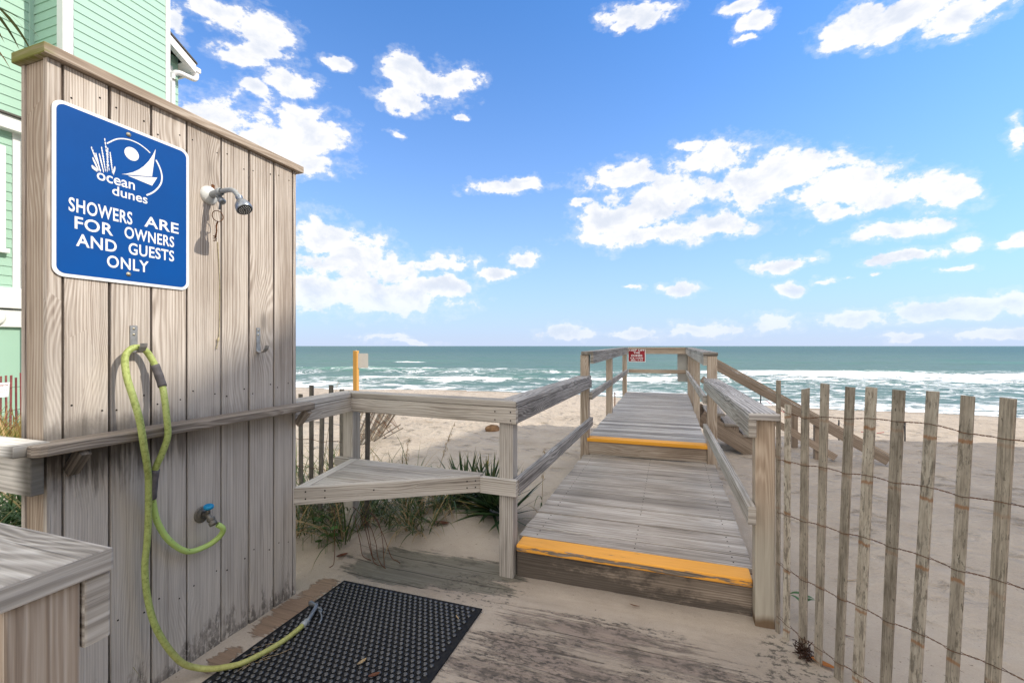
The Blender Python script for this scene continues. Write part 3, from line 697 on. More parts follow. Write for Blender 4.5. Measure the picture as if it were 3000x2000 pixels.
# ------------------------------------------------------------------ shower wall
def shower_wall():
    t = thing('shower_wall', 'tall weathered board wall with a cap board carrying the blue sign, shower and hose', 'wall', (-2.05, 1.5, 0))
    edges = [.940, .984, 1.124, 1.271, 1.414, 1.576, 1.726, 1.878, 2.006, 2.034]
    b = MB()
    for i in range(len(edges) - 1):
        y0, y1 = edges[i] + (.0045 if i else 0), edges[i + 1] - .0045
        b.box(-2.021, -2.0 + random.uniform(-.002, .001), y0, y1, -.06 + random.uniform(0, .03), 2.381, axis='z', tone=[1.0, 1.1, 1.0, 1.08, .98, .95, 1.0, 1.03, 1.0][i], jig=.0012)
        if y1 - y0 > .1:
            for z in (.34, 1.18, 2.30):
                for yy in (y0 + .022, y1 - .022):
                    zz = z + random.uniform(-.03, .03); b.lathe((-2.002, yy + random.uniform(-.006, .006), zz), (1, 0, 0), [(.0035, 0), (.0035, .0032), (.0, .0033)], 8, 1)
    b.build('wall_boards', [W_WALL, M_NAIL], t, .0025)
    b = MB()
    for i in range(8): b.box(-2.150, -2.130, .941 + i * .1365, .941 + i * .1365 + .133, -.05, 2.38, axis='z')
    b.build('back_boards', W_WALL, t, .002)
    for y0, y1 in ((.945, 1.034), (1.94, 2.030)):
        p = MB(); p.box(-2.129, -2.0225, y0, y1, -.3, 2.381, axis='z', tone=.92); p.build('post', W_POST, t, .003)
    b = MB(); b.box(-2.128, -2.022, 1.036, 1.938, 1.9, 1.94, tone=.4); b.box(-2.128, -2.022, 1.036, 1.938, .5, .54, tone=.4); b.build('cross_brace', W_POST, t)
    c = MB(); c.box(-2.168, -1.976, .922, 2.064, 2.3825, 2.420, axis='y', tone=.92); c.build('cap_board', W_CAP, t, .004)
    s = MB(); s.prism([(-1.999, .872), (-1.930, .868), (-1.912, .878), (-1.905, .898), (-1.905, 2.072), (-1.918, 2.085), (-1.999, 2.085)], 1.040, 1.078, (0, 1), tone=1.)
    sh = s.build('shelf', W_SHELF, t, .007, 3)
    for y in (1.005, 2.042):
        q = MB(); q.board((-1.999, y, .958), (-1.925, y, 1.038), .04, .034, up=(0, 1, 0), tone=.7 if y < 1.5 else 1.2)
        q.build('bracket', W_SHELF, sh, .003)
shower_wall()

# sign on the shower wall -------------------------------------------------
def shower_sign():
    t = thing('shower_sign', 'blue rounded metal sign with a sailboat emblem and white lettering screwed to the board wall', 'sign', (-1.997, 1.18, 1.64))
    X0 = -1.997
    fn = lambda a, b, d=0: (X0 + d, .961 + a, 1.635 + b)
    p = MB(); plate(p, rrect(-.010, .458, .006, .617, .034), fn, 0, .003); p.build('sign_border', M_WHITE, t)
    p = MB(); plate(p, rrect(.0015, .4465, .0175, .6055, .026), fn, .0031, .0036); p.build('sign_face', M_BLUE, t)
    L = MB(); f5 = lambda a, b: fn(a, b, .0042)
    B = .018
    put_text(L, 'SHOWERS', .035, .235, .238, .288, f5, B, spacing=1.06); put_text(L, 'ARE', .278, .413, .244, .288, f5, B, spacing=1.06)
    put_text(L, 'FOR', .052, .170, .180, .225, f5, B, spacing=1.06); put_text(L, 'OWNERS', .208, .394, .182, .228, f5, B, spacing=1.06)
    put_text(L, 'AND', .056, .182, .120, .165, f5, B, spacing=1.06); put_text(L, 'GUESTS', .222, .394, .122, .168, f5, B, spacing=1.06)
    put_text(L, 'ONLY', .150, .294, .060, .106, f5, B, spacing=1.08)
    L.build('lettering', M_WHITE, t)
    E = MB()
    put_text(E, 'ocean', .118, .244, .377, .405, f5, .012); put_text(E, 'dunes', .167, .290, .336, .372, f5, .012)
    arc = smooth_path([(.150, .522, 0), (.183, .553, 0), (.219, .567, 0), (.255, .567, 0), (.285, .556, 0), (.300, .546, 0)], 5)
    arc2 = smooth_path([(.322, .527, 0), (.337, .500, 0), (.345, .470, 0), (.342, .440, 0), (.328, .412, 0), (.308, .388, 0), (.286, .371, 0)], 5)
    for A in (arc, arc2):
        n = len(A); b = len(E.v)
        for i, q in enumerate(A):
            d = (A[min(i + 1, n - 1)] - A[max(i - 1, 0)]).normalized(); w = .0022 if A is arc else .003
            for sgn in (-1, 1): E.v.append(Vector(f5(q.x - d.y * w * sgn, q.y + d.x * w * sgn)))
        for i in range(n - 1): E.face([b + 2 * i, b + 2 * i + 2, b + 2 * i + 3, b + 2 * i + 1][::-1], [(0, 0)] * 4, (1, .5), 0)
    cnt = [0]
    def poly(ps):
        cnt[0] += 1; E.tri([fn(q[0], q[1], .0042 + cnt[0] * .000012) for q in (ps if sum(ps[i][0] * ps[(i + 1) % len(ps)][1] - ps[(i + 1) % len(ps)][0] * ps[i][1] for i in range(len(ps))) > 0 else ps[::-1])])
    poly([(.233 + .0255 * math.cos(k * R(12)), .516 + .0255 * math.sin(k * R(12))) for k in range(30)])
    sail = [(.307, .453), (.321, .572)] + [(.321 + (.197 - .321) * k + 4 * k * (1 - k) * .012, .572 + (.424 - .572) * k - 4 * k * (1 - k) * .020) for k in (.15, .3, .45, .6, .75, .9)] + [(.197, .424)]
    poly(sail[::-1]); poly([(.219, .426), (.307, .416), (.327, .456)])
    for (a, b, c, d) in ((.102, .488, .133, .408), (.143, .536, .158, .418), (.133, .500, .146, .414), (.126, .473, .140, .410), (.160, .492, .168, .416), (.106, .451, .124, .413), (.152, .505, .150, .414), (.115, .470, .128, .411), (.175, .443, .170, .418), (.103, .421, .120, .412)):
        for k in range(9):                        # sea oats: a stalk with leaning grains
            u = k / 9; x = a + (c - a) * u; y = b + (d - b) * u; w = .0034 * (1 - abs(u - .35)); h_ = .011
            poly([(x - w, y - .001), (x + w * .2, y - h_), (x + w, y - .002), (x + w * .1, y + h_ * .35)])
    E.build('emblem', M_WHITE, t)
    for b in (.587, .044):
        s = MB(); s.lathe(fn(.222, b, .0042), (1, 0, 0), [(.0085, 0), (.0085, .0012), (.0055, .0014), (.0048, .004), (.0, .0045)], 14); s.build('screw', M_SCREW, t)
shower_sign()

def shower():
    t = thing('outdoor_shower', 'grey shower head on a bent arm sticking out of the board wall', 'shower', (-2., 1.515, 2.09))
    Y = 1.515
    f = MB(); f.lathe((-2., Y, 2.09), (1, 0, 0), [(.042, 0), (.041, .006), (.034, .014), (.020, .020), (.016, .022)], 28); f.build('flange', M_FLANGE, t)
    a = MB(); a.lathe((-1.985, Y, 2.090), (.97, 0, .14), [(.0155, 0), (.0155, .045), (.018, .046), (.018, .060), (.014, .061), (.014, .066)], 18)
    a.tube(smooth_path([(-1.93, Y, 2.098), (-1.890, Y, 2.101), (-1.862, Y, 2.099), (-1.842, Y, 2.090), (-1.826, Y, 2.074), (-1.814, Y, 2.060)], 5), .0108, 14); a.build('shower_arm', M_GREYPL, t)
    h = MB(); h.lathe((-1.818, Y, 2.066), (.53, -.05, -.84), [(.012, 0), (.015, .003), (.015, .010), (.012, .012), (.0125, .022), (.016, .026), (.024, .036), (.0305, .048), (.0335, .062), (.0338, .076), (.031, .079), (.029, .078)], 30)
    head = h.build('shower_head', M_CHROME, t)
    ax = Vector((.53, -.05, -.84)).normalized(); c0 = Vector((-1.818, Y, 2.066)) + ax * .0775; e1 = ax.orthogonal().normalized(); e2 = ax.cross(e1)
    n = MB(); n.lathe(c0, ax, [(.0295, 0), (.0, .0015)], 26)
    for r_, m_ in ((.008, 6), (.0155, 11), (.0225, 16)):
        for k in range(m_):
            an = 2 * math.pi * k / m_; n.lathe(c0 + (e1 * math.cos(an) + e2 * math.sin(an)) * r_, ax, [(.0021, 0), (.0021, .0032), (.0, .0036)], 6, 1)
    n.build('nozzle_face', [M_NOZ, M_NUB], head)
    v = MB(); v.lathe((-1.945, Y, 2.085), (.70, -.05, -.74), [(.011, 0), (.011, .030), (.015, .032), (.015, .050), (.012, .053), (.0, .054)], 16)
    v.lathe((-1.925, Y, 2.062), (-.1, -.1, -1.), [(.004, 0), (.004, .045), (.0, .046)], 8); v.build('valve', M_CHROME, t)
    r_ = MB(); r_.tube([(-1.940 + .006 * math.cos(k * R(15)), Y - .004 + .022 * math.cos(k * R(15)), 1.988 + .024 * math.sin(k * R(15))) for k in range(24)], .0018, 8, close=True)
    r_.tube(smooth_path([(-1.945, Y, 1.964), (-1.951, Y - .002, 1.945), (-1.952, Y, 1.925), (-1.957, Y + .001, 1.905), (-1.962, Y, 1.893)], 4), [.004, .003, .0035, .003] * 4 + [.003], 8)
    r_.tube([(-1.962 + .006 * math.cos(k), Y + .006 * math.sin(k), 1.905 - k * .0012) for k in np.arange(0, 25, .5)], .0016, 6)
    r_.build('pull_ring', M_RUSTY, t)
    b = MB(); b.box(-2.0, -1.997, 1.527, 1.541, 2.105, 2.145, axis='z'); b.build('rusty_strap', M_RUSTY, t)
    c = MB(); c.tube(smooth_path([(-1.998, 1.556, 1.885), (-1.9965, 1.562, 1.78), (-1.9965, 1.5655, 1.68), (-1.9965, 1.565, 1.58), (-1.996, 1.563, 1.47), (-1.994, 1.556, 1.425), (-1.993, 1.546, 1.385)], 5), .0020, 7)
    c.lathe((-1.993, 1.556, 1.43), (0, .3, 1), [(.003, -.010), (.006, 0), (.003, .010)], 8)
    tag(c.build('cord', M_ROPE), 'thin yellowed cord hanging down a wall board below the shower', 'cord')
shower()

def hooks_and_tap():
    for (y0, y1, z0, z1, lab) in ((1.191, 1.217, 1.386, 1.480, 'bent metal strap hook holding up the green hose'), (1.766, 1.789, 1.378, 1.492, 'empty metal strap hook near the right edge of the board wall')):
        t = thing('wall_hook', lab, 'hook', (-2., (y0 + y1) / 2, z0), 'strap hooks on the shower wall')
        yc = (y0 + y1) / 2; w = y1 - y0
        m = MB(); m.box(-1.999, -1.9965, y0, y1, z0 - .01, z1, axis='z')
        path = [(-1.997, z0 - .004), (-1.985, z0 - .012), (-1.968, z0 - .012), (-1.952, z0 - .004), (-1.942, z0 + .010), (-1.938, z0 + .024)]
        for (xa, za), (xb, zb) in zip(path[:-1], path[1:]): m.board((xa, yc, za), (xb, yc, zb), w, .0025, up=(0, 0, 1))
        m.build('strap', M_STEEL, t)
        s = MB()
        for z in (z1 - .012, z1 - .035): s.lathe((-1.9965, yc, z), (1, 0, 0), [(.005, 0), (.0045, .002), (.0, .0025)], 10)
        s.build('screw', M_SCREW, t)
    t = thing('water_tap', 'tarnished outdoor tap with a blue handle feeding the hose', 'tap', (-2., 1.478, .642))
    Y = 1.481
    f = MB(); f.lathe((-2.0, Y, .640), (1, 0, 0), [(.036, 0), (.036, .003), (.030, .006), (.026, .005), (.022, .009), (.014, .012)], 26); f.build('flange', M_TAP, t)
    b = MB(); b.tube(smooth_path([(-1.992, Y, .640), (-1.972, Y, .642), (-1.958, Y, .638), (-1.948, Y, .626), (-1.937, Y, .612)], 4), .011, 14)
    b.tube([(-1.962, Y, .640), (-1.958, Y, .672)], [.010, .007], 12)
    b.lathe((-1.948, Y + .002, .628), (.55, .05, -.83), [(.0165, 0), (.0165, .012), (.0145, .013), (.0145, .018), (.0165, .019), (.0165, .034), (.012, .035)], 18); b.build('spout', M_TAP, t)
    h = MB()
    pr = [(.0, -.002), (.017, -.002), (.0205, .003), (.0205, .012), (.016, .016), (.010, .013), (.0, .013)]
    h.lathe((-1.957, Y, .672), (.1, -.05, 1), pr, 18); o = h.build('handle', M_TAPBLUE, t)
hooks_and_tap()

def hose():
    t = thing('garden_hose', 'yellow green garden hose looped over a hook and trailing onto the black mat', 'hose', (-1.96, 1.3, .5))
    X = -1.966
    pts = [(-1.926, 1.498, .597), (-1.918, 1.516, .578), (-1.925, 1.524, .555), (-1.945, 1.512, .524), (X, 1.471, .503), (X, 1.393, .515), (X, 1.321, .587), (X, 1.273, .681), (X + .006, 1.250, .773), (-1.944, 1.238, .808), (-1.922, 1.235, .912), (-1.902, 1.247, .974), (-1.888, 1.259, 1.041), (-1.888, 1.256, 1.111), (-1.908, 1.260, 1.192), (-1.930, 1.265, 1.244), (-1.952, 1.252, 1.324), (-1.962, 1.229, 1.376), (-1.962, 1.203, 1.393), (-1.96, 1.172, 1.388), (-1.952, 1.147, 1.355), (-1.930, 1.140, 1.283), (-1.905, 1.147, 1.204), (-1.888, 1.158, 1.119), (-1.888, 1.173, 1.017), (-1.908, 1.197, .930), (-1.930, 1.215, .869), (-1.950, 1.227, .726), (-1.956, 1.226, .62), (X + .004, 1.222, .530), (X + .004, 1.230, .414), (X + .015, 1.248, .296), (-1.935, 1.285, .184), (-1.915, 1.335, .085), (-1.892, 1.385, .036), (-1.850, 1.412, .024), (-1.805, 1.430, .028), (-1.748, 1.477, .030), (-1.712, 1.580, .030), (-1.698, 1.680, .030), (-1.702, 1.770, .031)]
    P = smooth_path(pts, 8); m = MB(); m.tube(P, .0118, 14); m.build('hose', M_HOSE, t)
    def sleeve(i0, i1, r):
        q = P[int(i0 * 8):int(i1 * 8) + 1]; s = MB(); s.tube(q, [r * (1 + .03 * math.sin(k * 1.7)) for k in range(len(q))], 14); return s.build('repair_sleeve', M_SLEEVE, t), q
    s1, _ = sleeve(8.75, 10.1, .0155); sleeve(14.95, 16.05, .0155)
    n = MB(); d0 = Vector((-1.702, 1.765, .031))
    n.lathe(d0, (-.12, .98, .06), [(.0125, 0), (.016, .001), (.016, .018), (.0145, .020), (.0145, .038), (.011, .040)], 16); n.build('coupling', M_GREYPL, t)
    g_ = MB(); g_.tube(smooth_path([(-1.705, 1.802, .034), (-1.713, 1.830, .037), (-1.727, 1.865, .040), (-1.742, 1.900, .042), (-1.755, 1.916, .042)], 4), [.0095, .010, .0105, .011] * 4 + [.010], 12)
    g_.tube(smooth_path([(-1.752, 1.912, .043), (-1.778, 1.920, .040), (-1.805, 1.932, .035)], 4), [.010, .0095, .009, .0095, .011, .0125, .013, .0135, .0135], 12)
    g_.tube(smooth_path([(-1.740, 1.905, .040), (-1.712, 1.905, .034), (-1.700, 1.888, .029)], 4), .0055, 8)
    g_.tube(smooth_path([(-1.716, 1.893, .036), (-1.684, 1.874, .028), (-1.662, 1.850, .022), (-1.655, 1.826, .018)], 4), .0042, 8)
    g_.build('spray_nozzle', M_CHROME, t)
hose()

# ------------------------------------------------------------------ rubber mat
M_STUDTOP = plain('pale_rubber', (.10, .095, .088), .35, .6, 0, .75, 30)  # paler rubber for the stud tops
def mat_():
    t = thing('rubber_mat', 'black studded rubber mat lying on sand below the shower', 'mat', (-1.38, 1.5, 0))
    m = MB(); x0, x1, y0, y1 = -1.828, -.938, .74, 2.222
    m.prism([(x0, y0), (x1, y0), (x1, y1), (x0, y1)], .004, .013); b = m.build('base', M_RUBBER, t, .003)
    d = MB(); rows = int((y1 - y0 - .07) / .0275)
    for j in range(rows):
        for i in range(27):
            x = x0 + .032 + i * .0315 + (.01575 if j % 2 else 0); y = y1 - .035 - j * .0275
            if x > x1 - .034: continue
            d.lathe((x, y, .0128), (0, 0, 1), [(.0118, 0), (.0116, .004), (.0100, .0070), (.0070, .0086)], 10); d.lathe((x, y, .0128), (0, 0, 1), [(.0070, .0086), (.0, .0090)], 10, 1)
    d.build('studs', [M_STUD, M_STUDTOP], t)
mat_()

# ------------------------------------------------------------------ entry railings near the camera
def railings():
    t = thing('entry_railing', 'close grey railing end with a thick cap board and post at the lower left', 'railing', (-1.1, .42, 0))
    c = MB(); c.box(-2.6, -.872, .355, .497, 1.029, 1.067, axis='x', tone=1.12); c.build('handrail_cap', W_GREY, t, .0045, 2)
    b = MB(); b.box(-2.6, -.880, .4595, .4965, .918, 1.0285, axis='x', tone=1.1); b.build('side_rail', W_PALE, t, .004)
    p = MB(); p.box(-.972, -.883, .368, .457, -.2, 1.0285, axis='z', tone=.98); p.build('post', W_POST, t, .004)
    p = MB(); p.box(-2.45, -2.36, .368, .457, -.2, 1.0285, axis='z'); p.build('post', W_POST, t, .004)
    t = thing('wall_railing', 'grey two board railing running left from the near end of the shower wall', 'railing', (-2.6, .87, 0))
    c = MB(); c.box(-4.4, -1.955, .835, .930, 1.043, 1.082, axis='x', tone=1.15); c.build('handrail_cap', W_SIDE, t, .005)
    b = MB(); b.box(-4.4, -1.965, .882, .918, .908, 1.042, axis='x', tone=1.15); b.build('side_rail', W_SIDE, t, .004)
    for x in (-2.9, -4.3):
        p = MB(); p.box(x - .045, x + .045, .922, 1.01, -.2, 1.042, axis='z'); p.build('post', W_POST, t, .004)
railings()

# ------------------------------------------------------------------ sand fences
def picket(name, base, top, d, w, th, mat, parent, tone=None, cut=0.):
    """one lath from base to top, w wide along d"""
    base, top, d = Vector(base), Vector(top), Vector(d).normalized()
    m = MB(); a = (top - base).normalized(); up = d.cross(a).normalized()
    m.board(base, top, w, th, up=up, tone=tone, jig=.0016)
    if cut:
        m.v[-1] -= a * cut; m.v[-4] -= a * cut
    return m.build(name, mat, parent, .0012, 1)
def twisted(mb, pts, off, d, r=.00115, twist=52.):
    """two strands passing either side of each lath and twisted together between them"""
    up = Vector((0, 0, 1)); d = Vector(d).normalized(); nrm = d.cross(up).normalized()
    for sg in (1, -1):
        path = []
        for i in range(len(pts) - 1):
            a, b = Vector(pts[i]), Vector(pts[i + 1]); L = (b - a).length; n = max(10, int(L / .006))
            turns = max(1, round(L / .034)) * math.pi * 2
            for k in range(n):
                u = k / n; edge = min(u, 1 - u) * L; op = max(0., 1 - max(0., edge - .018) / .014) if off else 0
                ph = u * turns
                wv = nrm * (math.cos(ph) * .0017 * (1 - op) + op * off) * sg + up * math.sin(ph) * .0017 * sg * (1 - op)
                path.append(a.lerp(b, u) + wv)
        path.append(Vector(pts[-1])); mb.tube(path, r, 5)
def right_fence():
    t = thing('sand_fence', 'grey lath sand fence with rusty twisted wires right of the boardwalk post', 'fence', (.55, 2.45, 0))
    dr = Vector((1, -1.5939, 0)).normalized(); p0 = Vector((0, 3.321, 0))
    P = lambda s, z: p0 + dr * s + Vector((0, 0, z))
    data = [(.938, 1.232, .935, .0, .023), (.995, 1.121, .985, .004, .034), (1.094, 1.211, 1.076, .0, .040), (1.192, 1.236, 1.156, .0, .039), (1.308, 1.232, 1.252, -.003, .040), (1.395, 1.239, 1.334, -.01, .041), (1.497, 1.238, 1.441, -.01, .040), (1.607, 1.244, 1.538, -.01, .038), (1.710, 1.239, 1.648, -.01, .037), (1.809, 1.243, 1.755, -.01, .037), (1.915, 1.24, 1.86, -.01, .038), (2.01, 1.236, 1.965, -.01, .038), (2.12, 1.24, 2.07, -.01, .038), (2.22, 1.238, 2.18, -.01, .038)]
    tones = [1., 1.05, .98, 1.02, .92, 1.0, .88, .86, .86, 1.05, .95, 1., 1., 1.]
    for i, ((st, zt, sb, zb, w), tn) in enumerate(zip(data, tones)):
        picket('picket', P(sb, zb - .05), P(st, zt), dr, w, .009, W_PICKET, t, tn, .012 if i == 2 else 0.)
    wires = [[1.098, 1.080, 1.069, 1.092, 1.101, 1.117, 1.121, 1.131, 1.118, 1.119], [.845, .850, .855, .873, .874, .892, .892, .911, .909, .926], [.588, .593, .599, .617, .623, .644, .648, .665, .663, .684], [.345, .335, .330, .341, .344, .360, .362, .386, .390, .416], [.082, .072, .063, .071, .070, .085, .092, .10, .11, .12]]
    for wz in wires:
        m = MB(); pts = []
        for i, (st, zt, sb, zb, w) in enumerate(data):
            z = wz[i] if i < len(wz) else wz[-1] + .004 * (i - 9)
            s = sb + (st - sb) * (z - zb) / (zt - zb); pts.append(P(s, z))
        twisted(m, pts, .0075, dr); m.build('wire', M_WIRE, t)
right_fence()
def bench_fence():
    t = thing('sand_fence', 'dark lath sand fence behind the corner bench beside the shower wall', 'fence', (-2.5, 2.85, 0))
    xs = [(-3.25, 1.08), (-3.15, 1.05), (-3.05, 1.1), (-2.95, 1.04), (-2.855, 1.0), (-2.762, 1.02), (-2.655, 1.093), (-2.55, .99), (-2.465, 1.098), (-2.366, 1.072), (-2.272, 1.0), (-2.128, 1.0)]
    for x, z in xs:
        picket('picket', (x - .01 + random.uniform(-.02, .02), 2.85, -.05), (x, 2.85, z), (1, 0, 0), .040, .009, W_PICKET2, t)
    for z in (.90, .66, .44, .2):
        m = MB(); twisted(m, [(x, 2.85, z + random.uniform(-.012, .012)) for x, _ in xs], .0075, (1, 0, 0), .0012); m.build('wire', M_WIRE, t)
bench_fence()
def curled_fence():
    t = thing('sand_fence', 'collapsed lath sand fence curling across the sand beyond the bench', 'fence', (-4.4, 6.2, -.2))
    tops = []
    for i in range(22):
        u = i / 21
        x = -4.46 + .10 * math.sin(u * 2.4) - .42 * u; y = 5.35 + 1.35 * u; z = ground_z(x, y)
        lean = .38 + .30 * u + (.5 if i % 5 == 4 else 0); L = .80 - .15 * u
        a = Vector((math.sin(lean) * .8, math.sin(lean) * .25, math.cos(lean)))
        b0 = Vector((x, y, z - .05)); tp = b0 + a * (L * random.uniform(.92, 1.02))
        picket('picket', b0, tp, (.15, 1, 0), .036, .008, W_PICKET2 if i % 3 else W_PICKET, t, 1.15); tops.append((b0, tp))
    for k in (.35, .62, .85):
        m = MB(); m.tube([b.lerp(q, k) + Vector((.008, 0, 0)) for b, q in tops], .003, 5); m.build('wire', M_RUSTY, t)
curled_fence()
def house_fence():
    t = thing('sand_fence', 'reddish lath sand fence with a small paper notice in front of the mint house', 'fence', (-8.6, 3.6, 0))
    d = Vector((-.62, .78, 0)).normalized(); pts = []
    for i in range(-9, 12):
        q = Vector((-8.62, 3.62, 0)) + d * (.098 * i)
        zt = .98 + random.uniform(-.03, .04)
        picket('picket', q + Vector((random.uniform(-.03, .03), 0, -.05)), q + Vector((0, 0, zt)), d, .036, .009, W_PICKET3, t); pts.append(q)
    for z in (.82, .5, .2):
        m = MB(); m.tube([q + Vector((.008, 0, z)) for q in pts], .003, 5); m.build('wire', M_WIRE, t)
    n = thing('notice', 'small pale paper notice with red heading tied to the red sand fence', 'notice', (-8.55, 3.6, .8))
    s_ = Vector((-8.55, 3.555, .735)); dd = Vector((-.34, .94, 0)).normalized(); up = Vector((.06, .05, 1)).normalized(); nn = Vector((.94, -.34, .0)).normalized()
    fn = lambda a, b, dp=0: tuple(s_ + dd * a + up * b + nn * (.02 + dp) - dd * .075 - up * .03)
    p = MB(); plate(p, [(0, 0), (.15, 0), (.15, .2), (0, .2)], fn, 0, .003); p.build('sheet', M_WHITE, n)
    p = MB(); put_text(p, 'Keep Out', .018, .132, .145, .18, lambda a, b: fn(a, b, .004), .01); p.build('heading', M_RED, n)
    p = MB()
    for k in range(3):                             # lines of print too small to read
        for q in range(5): p.tri([fn(a_, b_, .004) for a_, b_ in ((.02 + q * .022, .115 - k * .022), (.036 + q * .022, .115 - k * .022), (.036 + q * .022, .121 - k * .022), (.02 + q * .022, .121 - k * .022))])
    p.build('fine_print', M_TEXTLT, n)
house_fence()

# ------------------------------------------------------------------ signs on the beach side
def small_signs():
    t = thing('dune_sign', 'small red sign with white capitals and border on the left end of the far railing', 'sign', (-.67, 9.92, 1.2))
    fn = lambda a, b, d=0: (-.848 + a, 9.929 - d, 1.062 + b)
    W_, H_ = .355, .303
    p = MB(); plate(p, rrect(0, W_, 0, H_, .006, 3), fn, 0, .004); p.build('sign_border', M_WHITE, t)
    p = MB(); plate(p, rrect(.012, W_ - .012, .012, H_ - .012, .004, 3), fn, .0042, .005); p.build('sign_face', M_RED, t)
    L = MB(); f = lambda a, b: fn(a, b, .006)
    for s_, a0, a1, b0, b1 in (('KEEP OFF', .019, .336, .228, .270), ('THE', .111, .244, .172, .212), ('DUNES', .064, .292, .112, .154), ('K.B. CODE', .048, .307, .064, .096), ('SEC. 1.14', .058, .297, .022, .053)):
        put_text(L, s_, a0, a1, b0, b1, f, .03)
    L.build('lettering', M_WHITE, t)
    t = thing('sign_back', 'blank grey back of a rounded metal sign on the right end of the far railing', 'sign', (.23, 10.03, .95))
    fn = lambda a, b, d=0: (.138 + a, 10.10 + d, .655 + b)
    p = MB(); plate(p, rrect(0, .305, 0, .61, .035), fn, .0, .004); p.build('plate', M_ALU, t)
    s = MB()
    for b in (.05, .56):
        s = MB(); s.lathe(fn(.15, b, 0), (0, -1, 0), [(.008, 0), (.008, .003), (0, .004)], 10); s.build('bolt', M_SCREW, t)
    t = thing('beach_post', 'ochre painted square post with a pale sign plate near the left of the beach', 'post', (-6.3, 8.0, -.3))
    b = MB(); c = Vector((-6.3, 8.03, 0)); b.board((c.x, c.y, -.7), (c.x, c.y, 1.298), .09, .09, up=(.99, .13, 0), tone=1.); b.build('post', W_ORANGE, t, .004)
    q = Vector((-6.22, 8.07, 0)); dd = Vector((.78, .62, 0)).normalized(); nn = Vector((-dd.y, dd.x, 0))
    fn = lambda a, b_, d=0: tuple(q + dd * a + nn * d + Vector((0, 0, .93 + b_)))
    p = MB(); plate(p, rrect(-.06, .16, 0, .31, .02), fn, 0, .004); p.build('sign_plate', M_ALU, t)
    cp = MB(); cp.lathe((c.x, c.y, 1.298), (0, 0, 1), [(.018, 0), (.016, .008), (0, .012)], 10); cp.build('cap_bolt', M_SCREW, t)
    t = thing('marker_stake', 'thin dark stake standing in the sand left of the far deck', 'stake', (-1.20, 10.6, -.4))
    s = MB(); s.tube([(-1.20, 10.6, -.6), (-1.20, 10.6, .345)], .012, 7); s.build('stake', M_RUSTY, t)
    t = thing('rope_barrier', 'dark stakes joined by a red and white rope beyond the beach stairs', 'barrier', (2.2, 10.5, -.4))
    tops = [(1.75, 10.5, .42), (2.95, 10.8, -.02), (3.05, 10.3, -.02), (4.2, 10.6, -.05)]
    for x, y, z in tops: s = MB(); s.tube([(x, y, -.8), (x, y, z)], .012, 6); s.build('stake', M_BLACK, t)
    r_ = MB()
    for (a, b) in zip(tops[:-1], tops[1:]):
        A, B = Vector(a) - Vector((0, 0, .05)), Vector(b) - Vector((0, 0, .05)); r_.tube([A.lerp(B, k / 12) - Vector((0, 0, .18 * math.sin(math.pi * k / 12))) for k in range(13)], .006, 5)
    mr, g, p = new_mat('striped_rope', .8, .2); u, v, _ = g.xyz(g.uv('grain')); g.set(p.inputs['Base Color'], g.mix(g.ss(g.m('SINE', u * 22.), -.05, .05), (.42, .05, .05), (.6, .58, .55)))
    r_.build('rope', mr, t)
small_signs()

# ------------------------------------------------------------------ plants and litter
def leaf_mat(name, c1, c2, dry=None, dryamt=0., rough=.5):
    m, g, p = new_mat(name, rough, .3)
    tone, rnd, _ = g.xyz(g.uv('tone')); u, v, _ = g.xyz(g.uv('grain'))
    col = g.mix(rnd, c1, c2)
    if dry: col = g.mix(g.m('MAXIMUM', g.ss(rnd, 1. - dryamt, 1. - dryamt + .05), g.ss(u, .72, 1.) * .6), col, dry)
    g.set(p.inputs['Base Color'], g.mix(1., col, g.vec(tone, tone, tone), 'MULTIPLY'))
    tr = g.n('ShaderNodeBsdfTranslucent'); g.set(tr.inputs[0], col); ms = g.n('ShaderNodeMixShader'); ms.inputs[0].default_value = .25
    nt = m.node_tree; nt.links.new(p.outputs[0], ms.inputs[1]); nt.links.new(tr.outputs[0], ms.inputs[2]); nt.links.new(ms.outputs[0], nt.nodes['Material Output'].inputs[0])
    return m
def dirty_hose():
    g = G(M_HOSE.node_tree); p = M_HOSE.node_tree.nodes['Principled BSDF']; P = g.pos(); x, y, z = g.xyz(P)
    n = g.noise(P, 9., 4., .6); n2 = g.noise(P, 70., 5., .7)
    old = g.mix(g.ss(n2, .30, .60), (.21, .25, .06), (.38, .44, .14)); new = g.mix(n, (.38, .52, .13), (.46, .60, .20))
    isnew = g.ss(z, .90, .80) * g.ss(y, 1.231, 1.243) * g.ss(z, .40, .46)
    c = g.mix(isnew, old, new); c = g.mix(g.ss(n2, .60, .68) * .6, c, (.06, .055, .02))
    c = g.mix(g.ss(z, .30, .08) * .6, c, g.mix(n2, (.26, .24, .06), (.46, .42, .16)))
    g.set(p.inputs['Base Color'], c); p.inputs['Roughness'].default_value = .6
dirty_hose()
L_GRASS = leaf_mat('dune_grass', (.045, .08, .022), (.12, .155, .05), (.36, .25, .12), .30)
L_STRAP = leaf_mat('strap_leaves', (.04, .085, .03), (.09, .15, .05), (.35, .26, .10), .10)
L_YUCCA = leaf_mat('yucca_leaves', (.018, .045, .018), (.05, .09, .03), (.25, .20, .06), .05, .4)
L_GOLD = leaf_mat('sunlit_grass', (.16, .17, .04), (.32, .27, .07), (.45, .30, .12), .4)
L_DRY = leaf_mat('dry_straw', (.30, .21, .11), (.42, .31, .17))
L_GREEN = leaf_mat('fresh_leaf', (.05, .13, .02), (.09, .19, .04))
L_BROWN = leaf_mat('dead_leaf', (.10, .035, .018), (.16, .06, .025))
L_WEED = leaf_mat('dry_seaweed', (.035, .018, .012), (.07, .03, .018))
